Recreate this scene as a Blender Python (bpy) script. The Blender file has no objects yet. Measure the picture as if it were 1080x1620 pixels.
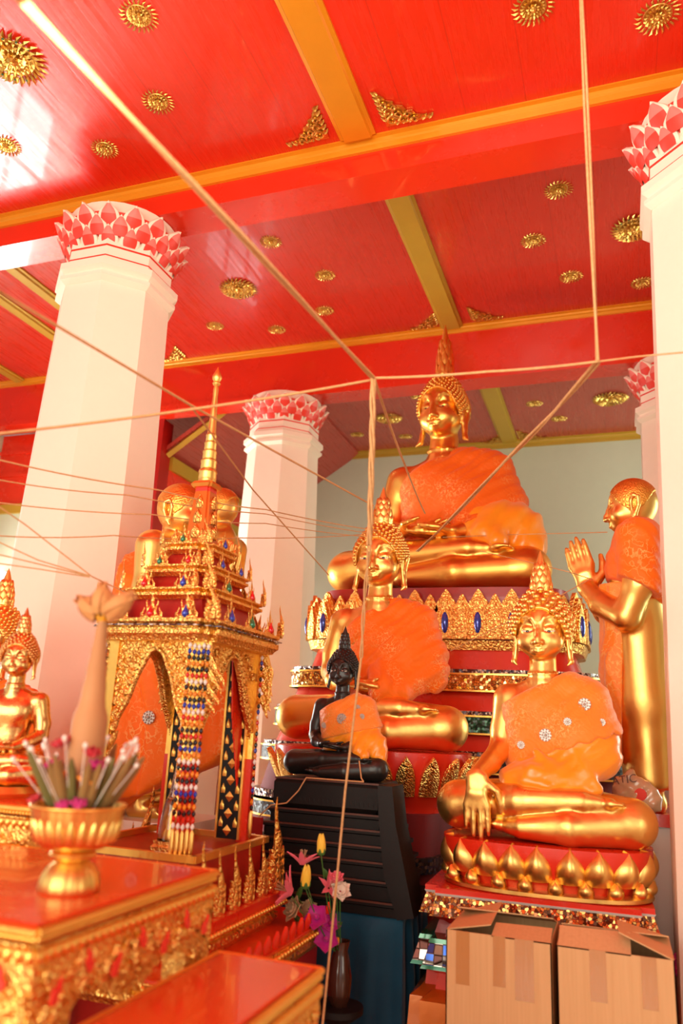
import bpy, math, random
import numpy as np
from math import sin, cos, pi, radians
from mathutils import Vector, Matrix

SC = bpy.context.scene
COL = SC.collection
rnd = random.Random(7)

# ------------------------------------------------------------------ camera frame
YAW, PITCH, ROLL, FPX = radians(19.85), radians(15.3), radians(2.75), 1220.0
EYE = Vector((0.0, 0.0, 1.6))
_f = Vector((-sin(YAW)*cos(PITCH), cos(YAW)*cos(PITCH), sin(PITCH)))
_r = Vector((cos(YAW), sin(YAW), 0))
_u = _r.cross(_f)
CR = _r*cos(ROLL) + _u*sin(ROLL)
CU = -_r*sin(ROLL) + _u*cos(ROLL)
CF = _f

def ray(px, py):
    return CR*((px-540)/FPX) - CU*((py-810)/FPX) + CF
def at(px, py, d):
    return EYE + ray(px, py)*d
def on_z(px, py, z):
    r = ray(px, py); return EYE + r*((z-EYE.z)/r.z)
def on_y(px, py, y):
    r = ray(px, py); return EYE + r*(y/r.y)
def on_x(px, py, x):
    r = ray(px, py); return EYE + r*(x/r.x)

# ------------------------------------------------------------------ mesh builder
class MB:
    def __init__(s):
        s.v = []; s.f = []; s.m = []
    def add(s, verts, faces, mat=0, M=None):
        o = len(s.v)
        if M is None:
            s.v.extend([tuple(p) for p in verts])
        else:
            s.v.extend([tuple(M @ Vector(p)) for p in verts])
        s.f.extend([tuple(i+o for i in f) for f in faces])
        if isinstance(mat, int):
            s.m.extend([mat]*len(faces))
        else:
            s.m.extend(mat)
        return s
    def box(s, c, d, mat=0, M=None):
        x, y, z = d[0]/2, d[1]/2, d[2]/2
        v = [(c[0]+i*x, c[1]+j*y, c[2]+k*z) for i in (-1, 1) for j in (-1, 1) for k in (-1, 1)]
        f = [(0,1,3,2),(4,6,7,5),(0,4,5,1),(2,3,7,6),(0,2,6,4),(1,5,7,3)]
        return s.add(v, f, mat, M)
    def bx(s, x0, x1, y0, y1, z0, z1, mat=0, M=None):
        return s.box(((x0+x1)/2, (y0+y1)/2, (z0+z1)/2), (x1-x0, y1-y0, z1-z0), mat, M)
    def loft(s, rings, mat=0, caps=True, M=None, closed=True):
        """rings: list of equal-length lists of points"""
        n = len(rings[0]); v = [p for r in rings for p in r]; f = []; mm = []
        for i in range(len(rings)-1):
            for j in range(n if closed else n-1):
                a, b = i*n+j, i*n+(j+1) % n
                f.append((a, b, b+n, a+n)); mm.append(mat if isinstance(mat, int) else mat[i])
        if caps:
            f.append(tuple(range(n-1, -1, -1))); mm.append(mat if isinstance(mat, int) else mat[0])
            k = (len(rings)-1)*n
            f.append(tuple(range(k, k+n))); mm.append(mat if isinstance(mat, int) else mat[-1])
        return s.add(v, f, mm, M)
    def lathe(s, prof, c=(0,0,0), n=24, mat=0, M=None, lobes=0, lob=0.0):
        rings = []
        for (r, z) in prof:
            ring = []
            for j in range(n):
                a = 2*pi*j/n
                rr = r*(1+lob*cos(lobes*a)) if lobes else r
                ring.append((c[0]+rr*cos(a), c[1]+rr*sin(a), c[2]+z))
            rings.append(ring)
        return s.loft(rings, mat, True, M)
    def tube(s, pts, rad, n=8, mat=0, M=None):
        pts = [Vector(p) for p in pts]
        if not hasattr(rad, '__len__'):
            rad = [rad]*len(pts)
        rings = []; ref = None
        for i, p in enumerate(pts):
            t = (pts[min(i+1, len(pts)-1)] - pts[max(i-1, 0)])
            if t.length < 1e-9: t = Vector((0,0,1))
            t.normalize()
            if ref is None:
                ref = Vector((0,0,1)) if abs(t.z) < .9 else Vector((1,0,0))
            a = ref - t*ref.dot(t)
            if a.length < 1e-6: a = t.orthogonal()
            a.normalize(); b = t.cross(a); ref = a
            rings.append([p + (a*cos(2*pi*j/n) + b*sin(2*pi*j/n))*rad[i] for j in range(n)])
        return s.loft(rings, mat, True, M)
    def ball(s, c, r, nu=10, nv=6, mat=0, M=None):
        r = r if hasattr(r, '__len__') else (r, r, r)
        v = [(c[0], c[1], c[2]-r[2])]
        for i in range(1, nv):
            t = pi*i/nv
            for j in range(nu):
                a = 2*pi*j/nu
                v.append((c[0]+r[0]*sin(t)*cos(a), c[1]+r[1]*sin(t)*sin(a), c[2]-r[2]*cos(t)))
        v.append((c[0], c[1], c[2]+r[2])); f = []
        for j in range(nu):
            f.append((0, 1+(j+1) % nu, 1+j))
        for i in range(nv-2):
            for j in range(nu):
                a = 1+i*nu+j; b = 1+i*nu+(j+1) % nu
                f.append((a, b, b+nu, a+nu))
        e = len(v)-1; k = 1+(nv-2)*nu
        for j in range(nu):
            f.append((e, k+j, k+(j+1) % nu))
        return s.add(v, f, mat, M)
    def prism(s, poly, t0, t1, axis='z', mat=0, M=None):
        """extrude a 2D outline: axis z -> (x,y), y -> (x,z), x -> (y,z)"""
        def mk(p, t):
            return {'z': (p[0], p[1], t), 'y': (p[0], t, p[1]), 'x': (t, p[0], p[1])}[axis]
        n = len(poly)
        v = [mk(p, t0) for p in poly] + [mk(p, t1) for p in poly]
        f = [tuple(range(n-1, -1, -1)), tuple(range(n, 2*n))]
        f += [(i, (i+1) % n, n+(i+1) % n, n+i) for i in range(n)]
        return s.add(v, f, mat, M)
    def petal(s, M, w, h, bulge=.25, curl=.25, th=.012, mats=(0, 1), nu=6, nv=8, rim=.70, shape=1.0, keel=0.0):
        """a pointed leaf: local x across, z up, -y outwards; mats = (inside colour, rim colour)"""
        fr = []; bk = []
        for i in range(nv+1):
            t = i/nv
            ww = w*.5*(sin(pi*min(1, (.30+.70*t)))**.75)*(1.0 if t < .6 else (1-((t-.6)/.4)**1.6*.55))
            if shape != 1.0: ww = ww*shape + (1-shape)*w*.5*(1-t**4)
            if i == nv: ww = w*.012
            for j in range(nu+1):
                u = -1+2*j/nu
                y = -bulge*w*(1-u*u)*sin(pi*(.15+.75*t)) - curl*h*t*t - keel*w*(1-abs(u))*sin(pi*t)
                fr.append((u*ww, y, t*h)); bk.append((u*ww*.97, y+th, t*h))
        nn = (nu+1); n = len(fr); v = fr+bk; f = []; mm = []
        for i in range(nv):
            for j in range(nu):
                a = i*nn+j
                f.append((a, a+1, a+nn+1, a+nn))
                uu = abs(-1+2*(j+.5)/nu); tt = (i+.5)/nv
                mm.append(mats[1] if (uu > rim or tt > .87) else (mats[2] if len(mats) > 2 and tt > .48 else mats[0]))
                f.append((n+a, n+a+nn, n+a+nn+1, n+a+1)); mm.append(mats[0] if len(mats) > 2 else mats[1])
        for i in range(nv):
            for j, fl in ((0, 0), (nu, 1)):
                a = i*nn+j; q = (a, a+nn, n+a+nn, n+a)
                f.append(q if not fl else q[::-1]); mm.append(mats[1])
        return s.add(v, f, mm, M)
    def build(s, name, mats, parent=None, smooth=None, loc=None):
        me = bpy.data.meshes.new(name)
        me.from_pydata(s.v, [], s.f); me.validate()
        if not hasattr(mats, '__len__'): mats = [mats]
        for m in mats: me.materials.append(m)
        if len(me.polygons) == len(s.m):
            me.polygons.foreach_set('material_index', s.m)
        me.update()
        o = bpy.data.objects.new(name, me); COL.objects.link(o)
        if parent is not None: o.parent = parent
        if loc is not None: o.location = loc
        if smooth is not None:
            shade(me, smooth)
        return o

def shade(me, ang=40):
    me.polygons.foreach_set('use_smooth', [True]*len(me.polygons))
    try:
        me.set_sharp_from_angle(angle=radians(ang))
    except Exception:
        pass

def thing(name, label, cat, loc=(0,0,0), rz=0.0, group=None, scale=None):
    o = bpy.data.objects.new(name, None); COL.objects.link(o)
    o.location = loc; o.rotation_euler = (0, 0, rz)
    if scale: o.scale = scale if hasattr(scale, '__len__') else (scale,)*3
    return tag(o, label, cat, group)
def tag(o, label, cat, group=None):
    o['label'] = label; o['category'] = cat
    if group: o['group'] = group
    return o
def struct(o):
    o['kind'] = 'structure'; return o
def dup(root, label=None, group=None, loc=None, rz=None, scale=None):
    r = root.copy(); COL.objects.link(r)
    kids = {}
    for ch in root.children:
        c = ch.copy(); COL.objects.link(c); c.parent = r
        for g in ch.children:
            d = g.copy(); COL.objects.link(d); d.parent = c
    if label: r['label'] = label
    if group: r['group'] = group
    if loc is not None: r.location = loc
    if rz is not None: r.rotation_euler = (0, 0, rz)
    if scale is not None: r.scale = scale if hasattr(scale, '__len__') else (scale,)*3
    return r
def place(o, loc, rz=0.0):
    o.location = loc; o.rotation_euler = (0, 0, rz); return o
def RZ(a): return Matrix.Rotation(a, 4, 'Z')
def RX(a): return Matrix.Rotation(a, 4, 'X')
def RY(a): return Matrix.Rotation(a, 4, 'Y')
def T(x, y=None, z=None):
    return Matrix.Translation(x if y is None else (x, y, z))
def S(x, y=None, z=None):
    return Matrix.Diagonal((x, y if y is not None else x, z if z is not None else x, 1))

def rrect(hx, hy, e=4.0, n=48, z=0.0, c=(0, 0)):
    """rounded (superellipse) plan ring"""
    out = []
    for j in range(n):
        a = 2*pi*(j+.5)/n
        ca, sa = cos(a), sin(a)
        out.append((c[0]+hx*math.copysign(abs(ca)**(2/e), ca), c[1]+hy*math.copysign(abs(sa)**(2/e), sa), z))
    return out
def redent(hx, hy, d, k=2, z=0.0):
    """rectangle with k notched steps of size d at each corner, counter-clockwise"""
    q = []
    for i in range(k+1):
        q.append((hx-d*i, hy-d*(k-i)))
        if i < k: q.append((hx-d*(i+1), hy-d*(k-i)))
    q1 = q
    q2 = [(-x, y) for x, y in reversed(q)]
    q3 = [(-x, -y) for x, y in q]
    q4 = [(x, -y) for x, y in reversed(q)]
    return [(x, y, z) for x, y in q1+q2+q3+q4]

# ------------------------------------------------------------------ smooth solid modelling (distance fields -> quads)
def axis_steps(segs):
    out = []
    for a, b, st in segs:
        n = max(1, int(round((b-a)/st)))
        out += [a+(b-a)*i/n for i in range(n)]
    out.append(segs[-1][1])
    return np.array(out)
class Field:
    def __init__(s, xs, ys, zs):
        s.xs, s.ys, s.zs = xs, ys, zs
        s.F = np.full((len(xs), len(ys), len(zs)), 1.0)
    def sub(s, lo, hi):
        sl = []
        for ax, l, h in zip((s.xs, s.ys, s.zs), lo, hi):
            i0 = max(0, np.searchsorted(ax, l)-1); i1 = min(len(ax), np.searchsorted(ax, h)+1)
            if i1-i0 < 1: return None, None
            sl.append(slice(i0, i1))
        X, Y, Z = np.meshgrid(s.xs[sl[0]], s.ys[sl[1]], s.zs[sl[2]], indexing='ij', sparse=True)
        return tuple(sl), (X, Y, Z)
    def put(s, sl, d, k, op):
        A = s.F[sl]
        if op == '-':
            d = -d
            if k <= 0: s.F[sl] = np.maximum(A, d); return
            h = np.maximum(k-np.abs(A-d), 0)/k
            s.F[sl] = np.maximum(A, d) + h*h*k*.25
        else:
            if k <= 0: s.F[sl] = np.minimum(A, d); return
            h = np.maximum(k-np.abs(A-d), 0)/k
            s.F[sl] = np.minimum(A, d) - h*h*k*.25
    def ell(s, c, r, k=.02, op='+', R=None):
        m = max(r)+k+.04
        sl, g = s.sub([c[i]-m for i in range(3)], [c[i]+m for i in range(3)])
        if sl is None: return
        P = [g[i]-c[i] for i in range(3)]
        if R is not None:
            Ri = np.array(R.to_3x3().transposed())
            P = [Ri[i, 0]*P[0]+Ri[i, 1]*P[1]+Ri[i, 2]*P[2] for i in range(3)]
        k0 = np.sqrt((P[0]/r[0])**2+(P[1]/r[1])**2+(P[2]/r[2])**2)
        k1 = np.sqrt((P[0]/r[0]**2)**2+(P[1]/r[1]**2)**2+(P[2]/r[2]**2)**2)+1e-9
        s.put(sl, k0*(k0-1)/k1, k, op)
    def cap(s, a, b, ra, rb, k=.02, op='+'):
        m = max(ra, rb)+k+.03
        sl, g = s.sub([min(a[i], b[i])-m for i in range(3)], [max(a[i], b[i])+m for i in range(3)])
        if sl is None: return
        ab = [b[i]-a[i] for i in range(3)]; L = sum(q*q for q in ab)+1e-12
        t = np.clip(((g[0]-a[0])*ab[0]+(g[1]-a[1])*ab[1]+(g[2]-a[2])*ab[2])/L, 0, 1)
        d = np.sqrt((g[0]-a[0]-t*ab[0])**2+(g[1]-a[1]-t*ab[1])**2+(g[2]-a[2]-t*ab[2])**2)-(ra+(rb-ra)*t)
        s.put(sl, d, k, op)
    def chain(s, pts, rads, k=.02, op='+'):
        for i in range(len(pts)-1):
            s.cap(pts[i], pts[i+1], rads[i], rads[i+1], k, op)
    def clip(s, fn, k=.0):
        X, Y, Z = np.meshgrid(s.xs, s.ys, s.zs, indexing='ij', sparse=True)
        d = fn(X, Y, Z)
        if k <= 0: s.F = np.maximum(s.F, d)
        else:
            h = np.maximum(k-np.abs(s.F-d), 0)/k
            s.F = np.maximum(s.F, d)+h*h*k*.25
    def warp(s, fn):
        X, Y, Z = np.meshgrid(s.xs, s.ys, s.zs, indexing='ij', sparse=True)
        s.F = s.F+fn(X, Y, Z)
    def mesh(s, name, relax=1):
        F = s.F.copy()
        F[0] = F[-1] = 1; F[:, 0] = F[:, -1] = 1; F[:, :, 0] = F[:, :, -1] = 1
        I = F < 0
        c = np.zeros(tuple(n-1 for n in F.shape), np.int8)
        for i in (0, 1):
            for j in (0, 1):
                for k in (0, 1):
                    c += I[i:i+c.shape[0], j:j+c.shape[1], k:k+c.shape[2]]
        act = (c > 0) & (c < 8)
        idx = np.full(c.shape, -1, np.int64)
        A = np.argwhere(act); n = len(A); idx[act] = np.arange(n)
        pos = np.zeros((n, 3)); cnt = np.zeros(n)
        ax = (s.xs, s.ys, s.zs)
        for d in range(3):
            e = [q for q in range(3) if q != d]
            for a in (0, 1):
                for b in (0, 1):
                    p0 = A.copy(); p0[:, e[0]] += a; p0[:, e[1]] += b
                    p1 = p0.copy(); p1[:, d] += 1
                    f0 = F[p0[:, 0], p0[:, 1], p0[:, 2]]; f1 = F[p1[:, 0], p1[:, 1], p1[:, 2]]
                    m = (f0 < 0) != (f1 < 0)
                    t = np.zeros(n); t[m] = f0[m]/(f0[m]-f1[m])
                    P = np.stack([ax[q][p0[:, q]] for q in range(3)], 1).astype(float)
                    P[:, d] += t*(ax[d][p1[:, d]]-ax[d][p0[:, d]])
                    pos[m] += P[m]; cnt[m] += 1
        pos /= cnt[:, None]
        quads = []
        for d in range(3):
            e = [(d+1) % 3, (d+2) % 3]
            s0 = [slice(1, -1)]*3; s0[d] = slice(0, -1)
            s1 = [slice(1, -1)]*3; s1[d] = slice(1, None)
            a0 = I[tuple(s0)]; a1 = I[tuple(s1)]
            for fl in (0, 1):
                m = (a0 & ~a1) if fl == 0 else (~a0 & a1)
                W = np.argwhere(m)
                for q in range(3):
                    if q != d: W[:, q] += 1
                def cell(da, db):
                    w = W.copy(); w[:, e[0]] += da; w[:, e[1]] += db
                    return idx[w[:, 0], w[:, 1], w[:, 2]]
                Q = np.stack([cell(-1, -1), cell(0, -1), cell(0, 0), cell(-1, 0)], 1)
                quads.append(Q if fl == 0 else Q[:, ::-1])
        Q = np.concatenate(quads)
        for _ in range(relax):
            acc = np.zeros_like(pos); w = np.zeros(n)
            for i in range(4):
                for j in (1, 3):
                    np.add.at(acc, Q[:, i], pos[Q[:, (i+j) % 4]]); np.add.at(w, Q[:, i], 1)
            pos = pos*.5+.5*acc/np.maximum(w, 1)[:, None]
        me = bpy.data.meshes.new(name)
        me.vertices.add(n); me.vertices.foreach_set('co', pos.ravel())
        nq = len(Q)
        me.loops.add(nq*4); me.loops.foreach_set('vertex_index', Q.ravel().astype(np.int32))
        me.polygons.add(nq); me.polygons.foreach_set('loop_start', np.arange(0, nq*4, 4, dtype=np.int32))
        try: me.polygons.foreach_set('loop_total', np.full(nq, 4, np.int32))
        except Exception: pass
        me.polygons.foreach_set('use_smooth', np.ones(nq, bool))
        me.update(calc_edges=True); me.validate()
        return me
def mobj(name, me, mats, parent=None):
    if not hasattr(mats, '__len__'): mats = [mats]
    me = me if not me.materials else me
    if not me.materials:
        for m in mats: me.materials.append(m)
    o = bpy.data.objects.new(name, me); COL.objects.link(o)
    if parent is not None: o.parent = parent
    if me.materials[0] is not mats[0]:
        for i, m in enumerate(mats):
            o.material_slots[i].link = 'OBJECT'; o.material_slots[i].material = m
    return o
# ------------------------------------------------------------------ materials
def srgb(r, g, b):
    f = lambda c: c/12.92 if c <= .04045 else ((c+.055)/1.055)**2.4
    return (f(r/255), f(g/255), f(b/255), 1)
class Nt:
    def __init__(s, name):
        s.m = bpy.data.materials.new(name); s.m.use_nodes = True
        s.t = s.m.node_tree; s.n = s.t.nodes
        s.b = s.n['Principled BSDF']
        s.tc = None
    def new(s, typ, **kw):
        q = s.n.new(typ)
        for k, v in kw.items():
            if k.startswith('i_'):
                key = k[2:]
                key = int(key) if key.isdigit() else key.replace('_', ' ')
                q.inputs[key].default_value = v
            else: setattr(q, k, v)
        return q
    def link(s, a, b): s.t.links.new(a, b)
    def coord(s, kind='Object'):
        if s.tc is None: s.tc = s.new('ShaderNodeTexCoord')
        return s.tc.outputs[kind]
    def mapped(s, scale=(1,1,1), kind='Object', rot=(0,0,0)):
        mp = s.new('ShaderNodeMapping'); mp.inputs['Scale'].default_value = scale; mp.inputs['Rotation'].default_value = rot
        s.link(s.coord(kind), mp.inputs['Vector']); return mp.outputs['Vector']
    def ramp(s, src, stops, interp='LINEAR'):
        r = s.new('ShaderNodeValToRGB'); r.color_ramp.interpolation = interp
        el = r.color_ramp.elements
        while len(el) < len(stops): el.new(.5)
        for e, (p, c) in zip(el, stops):
            e.position = p; e.color = c if hasattr(c, '__len__') else (c, c, c, 1)
        s.link(src, r.inputs['Fac']); return r.outputs['Color']
    def noise(s, vec, scale, detail=4, rough=.55):
        q = s.new('ShaderNodeTexNoise', i_Scale=scale, i_Detail=detail, i_Roughness=rough)
        s.link(vec, q.inputs['Vector']); return q.outputs['Fac']
    def voro(s, vec, scale, feature='F1', out='Distance', rand=1.0):
        q = s.new('ShaderNodeTexVoronoi', feature=feature, i_Scale=scale); q.inputs['Randomness'].default_value = rand
        s.link(vec, q.inputs['Vector']); return q.outputs[out]
    def wave(s, vec, scale, axis='X', dist=0.0, dscale=1.0, prof='SIN'):
        q = s.new('ShaderNodeTexWave', wave_type='BANDS', bands_direction=axis, wave_profile=prof, i_Scale=scale, i_Distortion=dist)
        q.inputs['Detail Scale'].default_value = dscale
        s.link(vec, q.inputs['Vector']); return q.outputs['Fac']
    def bump(s, h, strength=.3, dist=.01, prev=None):
        q = s.new('ShaderNodeBump', i_Strength=strength, i_Distance=dist)
        s.link(h, q.inputs['Height'])
        if prev is not None: s.link(prev, q.inputs['Normal'])
        s.link(q.outputs['Normal'], s.b.inputs['Normal']); return q.outputs['Normal']
    def mix(s, fac, a, b):
        q = s.new('ShaderNodeMix', data_type='RGBA')
        for src, key in ((fac, 0), (a, 6), (b, 7)):
            if hasattr(src, 'is_linked') or hasattr(src, 'links'): s.link(src, q.inputs[key])
            else: q.inputs[key].default_value = src
        return q.outputs[2]
    def set(s, **kw):
        al = dict(col='Base Color', rough='Roughness', metal='Metallic', coat='Coat Weight', crough='Coat Roughness', trans='Transmission Weight', spec='Specular IOR Level', ior='IOR', sheen='Sheen Weight', alpha='Alpha', sss='Subsurface Weight')
        for k, v in kw.items():
            i = s.b.inputs[al[k]]
            if hasattr(v, 'links'): s.link(v, i)
            else: i.default_value = v
        return s

def gold_mat(name, col, rough=.28, carved=0, cs=60, bump=.5, crev=None, metal=1.0):
    n = Nt(name); v = n.coord()
    nz = n.noise(v, 9, 4)
    rr = n.ramp(nz, [(.3, rough*.75), (.7, rough*1.35)])
    c = n.mix(n.noise(v, 5, 3), col, tuple(q*.82 for q in col[:3])+(1,))
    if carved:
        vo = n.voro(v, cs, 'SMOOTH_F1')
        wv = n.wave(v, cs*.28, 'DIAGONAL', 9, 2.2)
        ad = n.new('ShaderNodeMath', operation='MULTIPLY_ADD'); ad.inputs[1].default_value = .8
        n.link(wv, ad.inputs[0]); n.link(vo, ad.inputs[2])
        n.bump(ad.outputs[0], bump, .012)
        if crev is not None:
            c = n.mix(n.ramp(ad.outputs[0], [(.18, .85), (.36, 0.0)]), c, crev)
    else:
        n.bump(n.noise(v, 14, 3), bump*.25, .01)
    n.set(col=c, rough=rr, metal=metal)
    return n.m
def plain(name, col, rough=.5, metal=0, coat=0, bump=0, bs=30, var=.12, spec=.5, sheen=0):
    n = Nt(name); v = n.coord()
    c = n.mix(n.noise(v, bs*.3, 4), col, tuple(q*(1-var) for q in col[:3])+(1,)) if var else col
    n.set(col=c, rough=rough, metal=metal, coat=coat, spec=spec, sheen=sheen)
    if bump: n.bump(n.noise(v, bs, 5), bump, .01)
    return n.m

M = {}
M['gold'] = gold_mat('statue_gold', (1.0, .63, .18, 1), .35)
M['gold_deep'] = gold_mat('old_statue_gold', (.98, .54, .12, 1), .34)
M['bronze'] = gold_mat('polished_bronze', (.85, .46, .16, 1), .24)
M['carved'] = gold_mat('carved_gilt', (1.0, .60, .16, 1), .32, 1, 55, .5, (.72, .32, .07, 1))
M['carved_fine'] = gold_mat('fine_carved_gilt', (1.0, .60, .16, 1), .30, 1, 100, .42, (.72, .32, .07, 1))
M['ornament'] = gold_mat('ceiling_ornament_gilt', (.80, .50, .12, 1), .32, 0)
M['trim_gold'] = plain('golden_paint', srgb(232, 150, 28), .35, .25, 0, .1, 20)
M['trim_olive'] = plain('dull_golden_paint', srgb(190, 150, 45), .4, .15, 0, .1, 20)
M['gold_paint'] = plain('gold_leaf_edge', (1.0, .58, .13, 1), .3, .9, 0, .15, 30)

def lacquer(name, col, rough=.22, plank=None, streak=.22):
    n = Nt(name); v = n.coord()
    st = n.mapped((18, .9, 18)) if plank else v
    nz = n.noise(st, 2.2, 6, .65)
    c = n.mix(n.noise(v, 1.3, 5, .6), col, tuple(q*.80 for q in col[:3])+(1,))
    n.set(rough=n.ramp(nz, [(.3, rough*.45), (.7, rough*1.4)]), coat=.25)
    h = nz
    if plank:
        br = n.new('ShaderNodeTexBrick', offset=0.0, i_Scale=1.0)
        br.inputs['Mortar Size'].default_value = .003
        br.inputs['Brick Width'].default_value = plank; br.inputs['Row Height'].default_value = 40.0
        br.inputs['Color1'].default_value = br.inputs['Color2'].default_value = (1,1,1,1)
        br.inputs['Mortar'].default_value = (0,0,0,1)
        n.link(n.coord(), br.inputs['Vector'])
        c = n.mix(n.ramp(br.outputs['Color'], [(.0, .25), (.6, 0.0)]), c, tuple(q*.3 for q in col[:3])+(1,))
        b1 = n.bump(br.outputs['Color'], .25, .008)
        n.bump(h, streak, .006, b1)
    else:
        n.bump(h, streak*.5, .004)
    n.set(col=c)
    return n.m
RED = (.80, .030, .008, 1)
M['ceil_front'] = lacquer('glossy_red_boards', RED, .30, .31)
M['ceil_rear'] = lacquer('dimmed_red_boards', (.62, .030, .012, 1), .33, .29)  # same red boards, darkened in colour for the dimmer light past the front beam
M['ceil_back'] = lacquer('dim_hazy_red_boards', (.46, .060, .038, 1), .36, .27)  # rear bay's weak light and hazy reflection put into the red
M['red'] = lacquer('red_gloss_paint', RED, .28)
M['red_deep'] = plain('deep_red_paint', srgb(170, 22, 14), .4, 0, .1, .1, 20)
M['red_velvet'] = plain('dark_red_cloth', srgb(120, 14, 18), .7, 0, 0, .1, 40)
M['red_top'] = lacquer('orange_red_lacquer', srgb(232, 70, 26), .24, None, .15)
M['plaster'] = plain('cream_painted_plaster', srgb(250, 234, 214), .55, 0, 0, .06, 40, .05)
M['wall'] = plain('pale_sage_plaster', srgb(198, 204, 178), .7, 0, 0, .05, 30, .07)
M['petal_red'] = plain('coral_red_paint', srgb(240, 58, 40), .45, 0, 0, .05, 30, .15)
M['petal_pink'] = plain('soft_pink_paint', srgb(244, 122, 112), .5, 0, 0, .05, 30, .1)
M['petal_white'] = plain('petal_edge_white', srgb(250, 226, 204), .5, 0, 0, .05, 30, .08)
M['black'] = plain('black_lacquer_wood', (.009, .006, .005, 1), .55, 0, 0, .12, 25, .2, .3)
M['black_statue'] = plain('black_bronze', (.016, .012, .010, 1), .35, 0, .15, .08, 25, .2)
M['worn'] = plain('worn_brown_edge', srgb(96, 50, 34), .45, 0, .1, .1, 40, .3)
M['floor'] = plain('cream_terrazzo', srgb(206, 178, 148), .25, 0, .1, .02, 60, .1)
M['cardboard'] = None
M['white_paint'] = plain('white_gloss_paint', srgb(236, 232, 226), .3, 0, .1)
M['rope'] = None
M['eye'] = plain('black_eye_enamel', (.01, .008, .008, 1), .15, 0, .5)
M['eye_white'] = plain('pearl_eye_white', srgb(235, 225, 205), .2, 0, .4)

def cloth(name, col, col2, rough=.6, sheen=.3, emb=0.0, weave=220, spec=.3, gold=(1, .62, .2, 1), patches=0):
    n = Nt(name); v = n.coord()
    c = n.mix(n.noise(v, 6, 4), col, col2)
    if emb:
        f1 = n.noise(v, 48, 2, .45)
        f2 = n.noise(v, 6, 3)
        f3 = n.ramp(f1, [(.455, 0.0), (.485, 1.0), (.515, 1.0), (.545, 0.0)])
        mul = n.new('ShaderNodeMath', operation='MULTIPLY')
        n.link(f3, mul.inputs[0]); n.link(n.ramp(f2, [(.46, 0.0), (.60, emb*.75)]), mul.inputs[1])
        c = n.mix(mul.outputs[0], c, gold)
        b0 = n.bump(n.noise(v, weave, 3), .35, .003)
        wr = n.wave(n.mapped((1, 1, 1), 'Object', (0, radians(-42), 0)), 15, 'Z', 9, 1.2)
        b2 = n.bump(wr, .10, .008, b0)
        n.bump(mul.outputs[0], .5, .004, b2)
    else:
        n.bump(n.noise(n.mapped((1, 1, 3)), 12, 3), .15, .01)
    n.set(col=c, rough=rough, sheen=sheen, spec=spec)
    return n.m
M['robe_orange'] = cloth('orange_voile', srgb(250, 126, 22), srgb(240, 104, 12), .6, .1, .7)
M['robe_deep'] = cloth('deep_orange_voile', srgb(246, 114, 16), srgb(232, 92, 8), .6, .1, .6)
M['satin'] = cloth('golden_orange_satin', srgb(255, 164, 30), srgb(252, 146, 20), .28, .2, 0, spec=.7)
M['lace'] = cloth('embroidered_lace', srgb(252, 150, 46), srgb(246, 130, 28), .5, .3, 1.0, 260, .4, srgb(255, 206, 120))
def glassy(name, col, rough=.05, trans=.85):
    n = Nt(name); n.set(col=col, rough=rough, trans=trans, ior=1.45, coat=.3); return n.m
M['glass'] = glassy('clear_glass', (.98, .97, .95, 1), .02, 1.0)
M['gem_blue'] = plain('blue_glass_gem', (.02, .06, .55, 1), .08, .3, 1, .0, 20, .3)
M['gem_red'] = plain('red_glass_gem', (.75, .01, .02, 1), .08, .3, 1)
M['gem_green'] = plain('green_glass_gem', (.01, .20, .09, 1), .08, .3, 1)
M['crystal'] = plain('silver_crystal', (.66, .58, .52, 1), .3, .25, .2, 0, 30, .3)
def mosaic(name, cols, scale=60, metal=.6, rough=.12, grout=(.05, .03, .02, 1), rand=.15, kind='Object', rot=(0, 0, 0)):
    n = Nt(name); v = n.mapped((1, 1, 1), kind, rot)
    cl = n.voro(v, scale, 'F1', 'Color', rand)
    sp = n.new('ShaderNodeSeparateColor'); n.link(cl, sp.inputs[0])
    st = [(i/len(cols), c) for i, c in enumerate(cols)]
    c = n.ramp(sp.outputs[0], st, 'CONSTANT')
    e = n.voro(v, scale, 'DISTANCE_TO_EDGE', 'Distance', rand)
    eg = n.ramp(e, [(.04, 1.0), (.09, 0.0)])
    c = n.mix(eg, c, grout)
    # every little mirror sits at its own angle
    nm = n.new('ShaderNodeVectorMath', operation='SUBTRACT'); n.link(cl, nm.inputs[0]); nm.inputs[1].default_value = (.5, .5, .5)
    sc = n.new('ShaderNodeVectorMath', operation='SCALE'); n.link(nm.outputs[0], sc.inputs[0]); sc.inputs['Scale'].default_value = .45
    ge = n.new('ShaderNodeNewGeometry')
    ad = n.new('ShaderNodeVectorMath', operation='ADD'); n.link(ge.outputs['Normal'], ad.inputs[0]); n.link(sc.outputs[0], ad.inputs[1])
    no = n.new('ShaderNodeVectorMath', operation='NORMALIZE'); n.link(ad.outputs[0], no.inputs[0])
    n.link(no.outputs[0], n.b.inputs['Normal'])
    n.set(col=c, metal=metal, rough=rough); return n.m
M['mos_gold'] = mosaic('gold_mirror_mosaic', [(.95, .50, .10, 1), (.75, .30, .05, 1), (1, .65, .2, 1), (.5, .16, .03, 1)], 60, .6, .12, (.05, .02, .01, 1), .8)
M['mos_amber'] = mosaic('amber_mirror_mosaic', [(.62, .24, .05, 1), (.35, .09, .02, 1), (.85, .45, .10, 1), (.18, .05, .015, 1)], 85, .6, .12, (.05, .02, .01, 1), .8)
M['mos_green'] = mosaic('green_mirror_mosaic', [(.01, .10, .05, 1), (.01, .06, .035, 1), (.02, .16, .07, 1)], 70, .2, .25, (.02, .02, .01, 1), .7)
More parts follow.
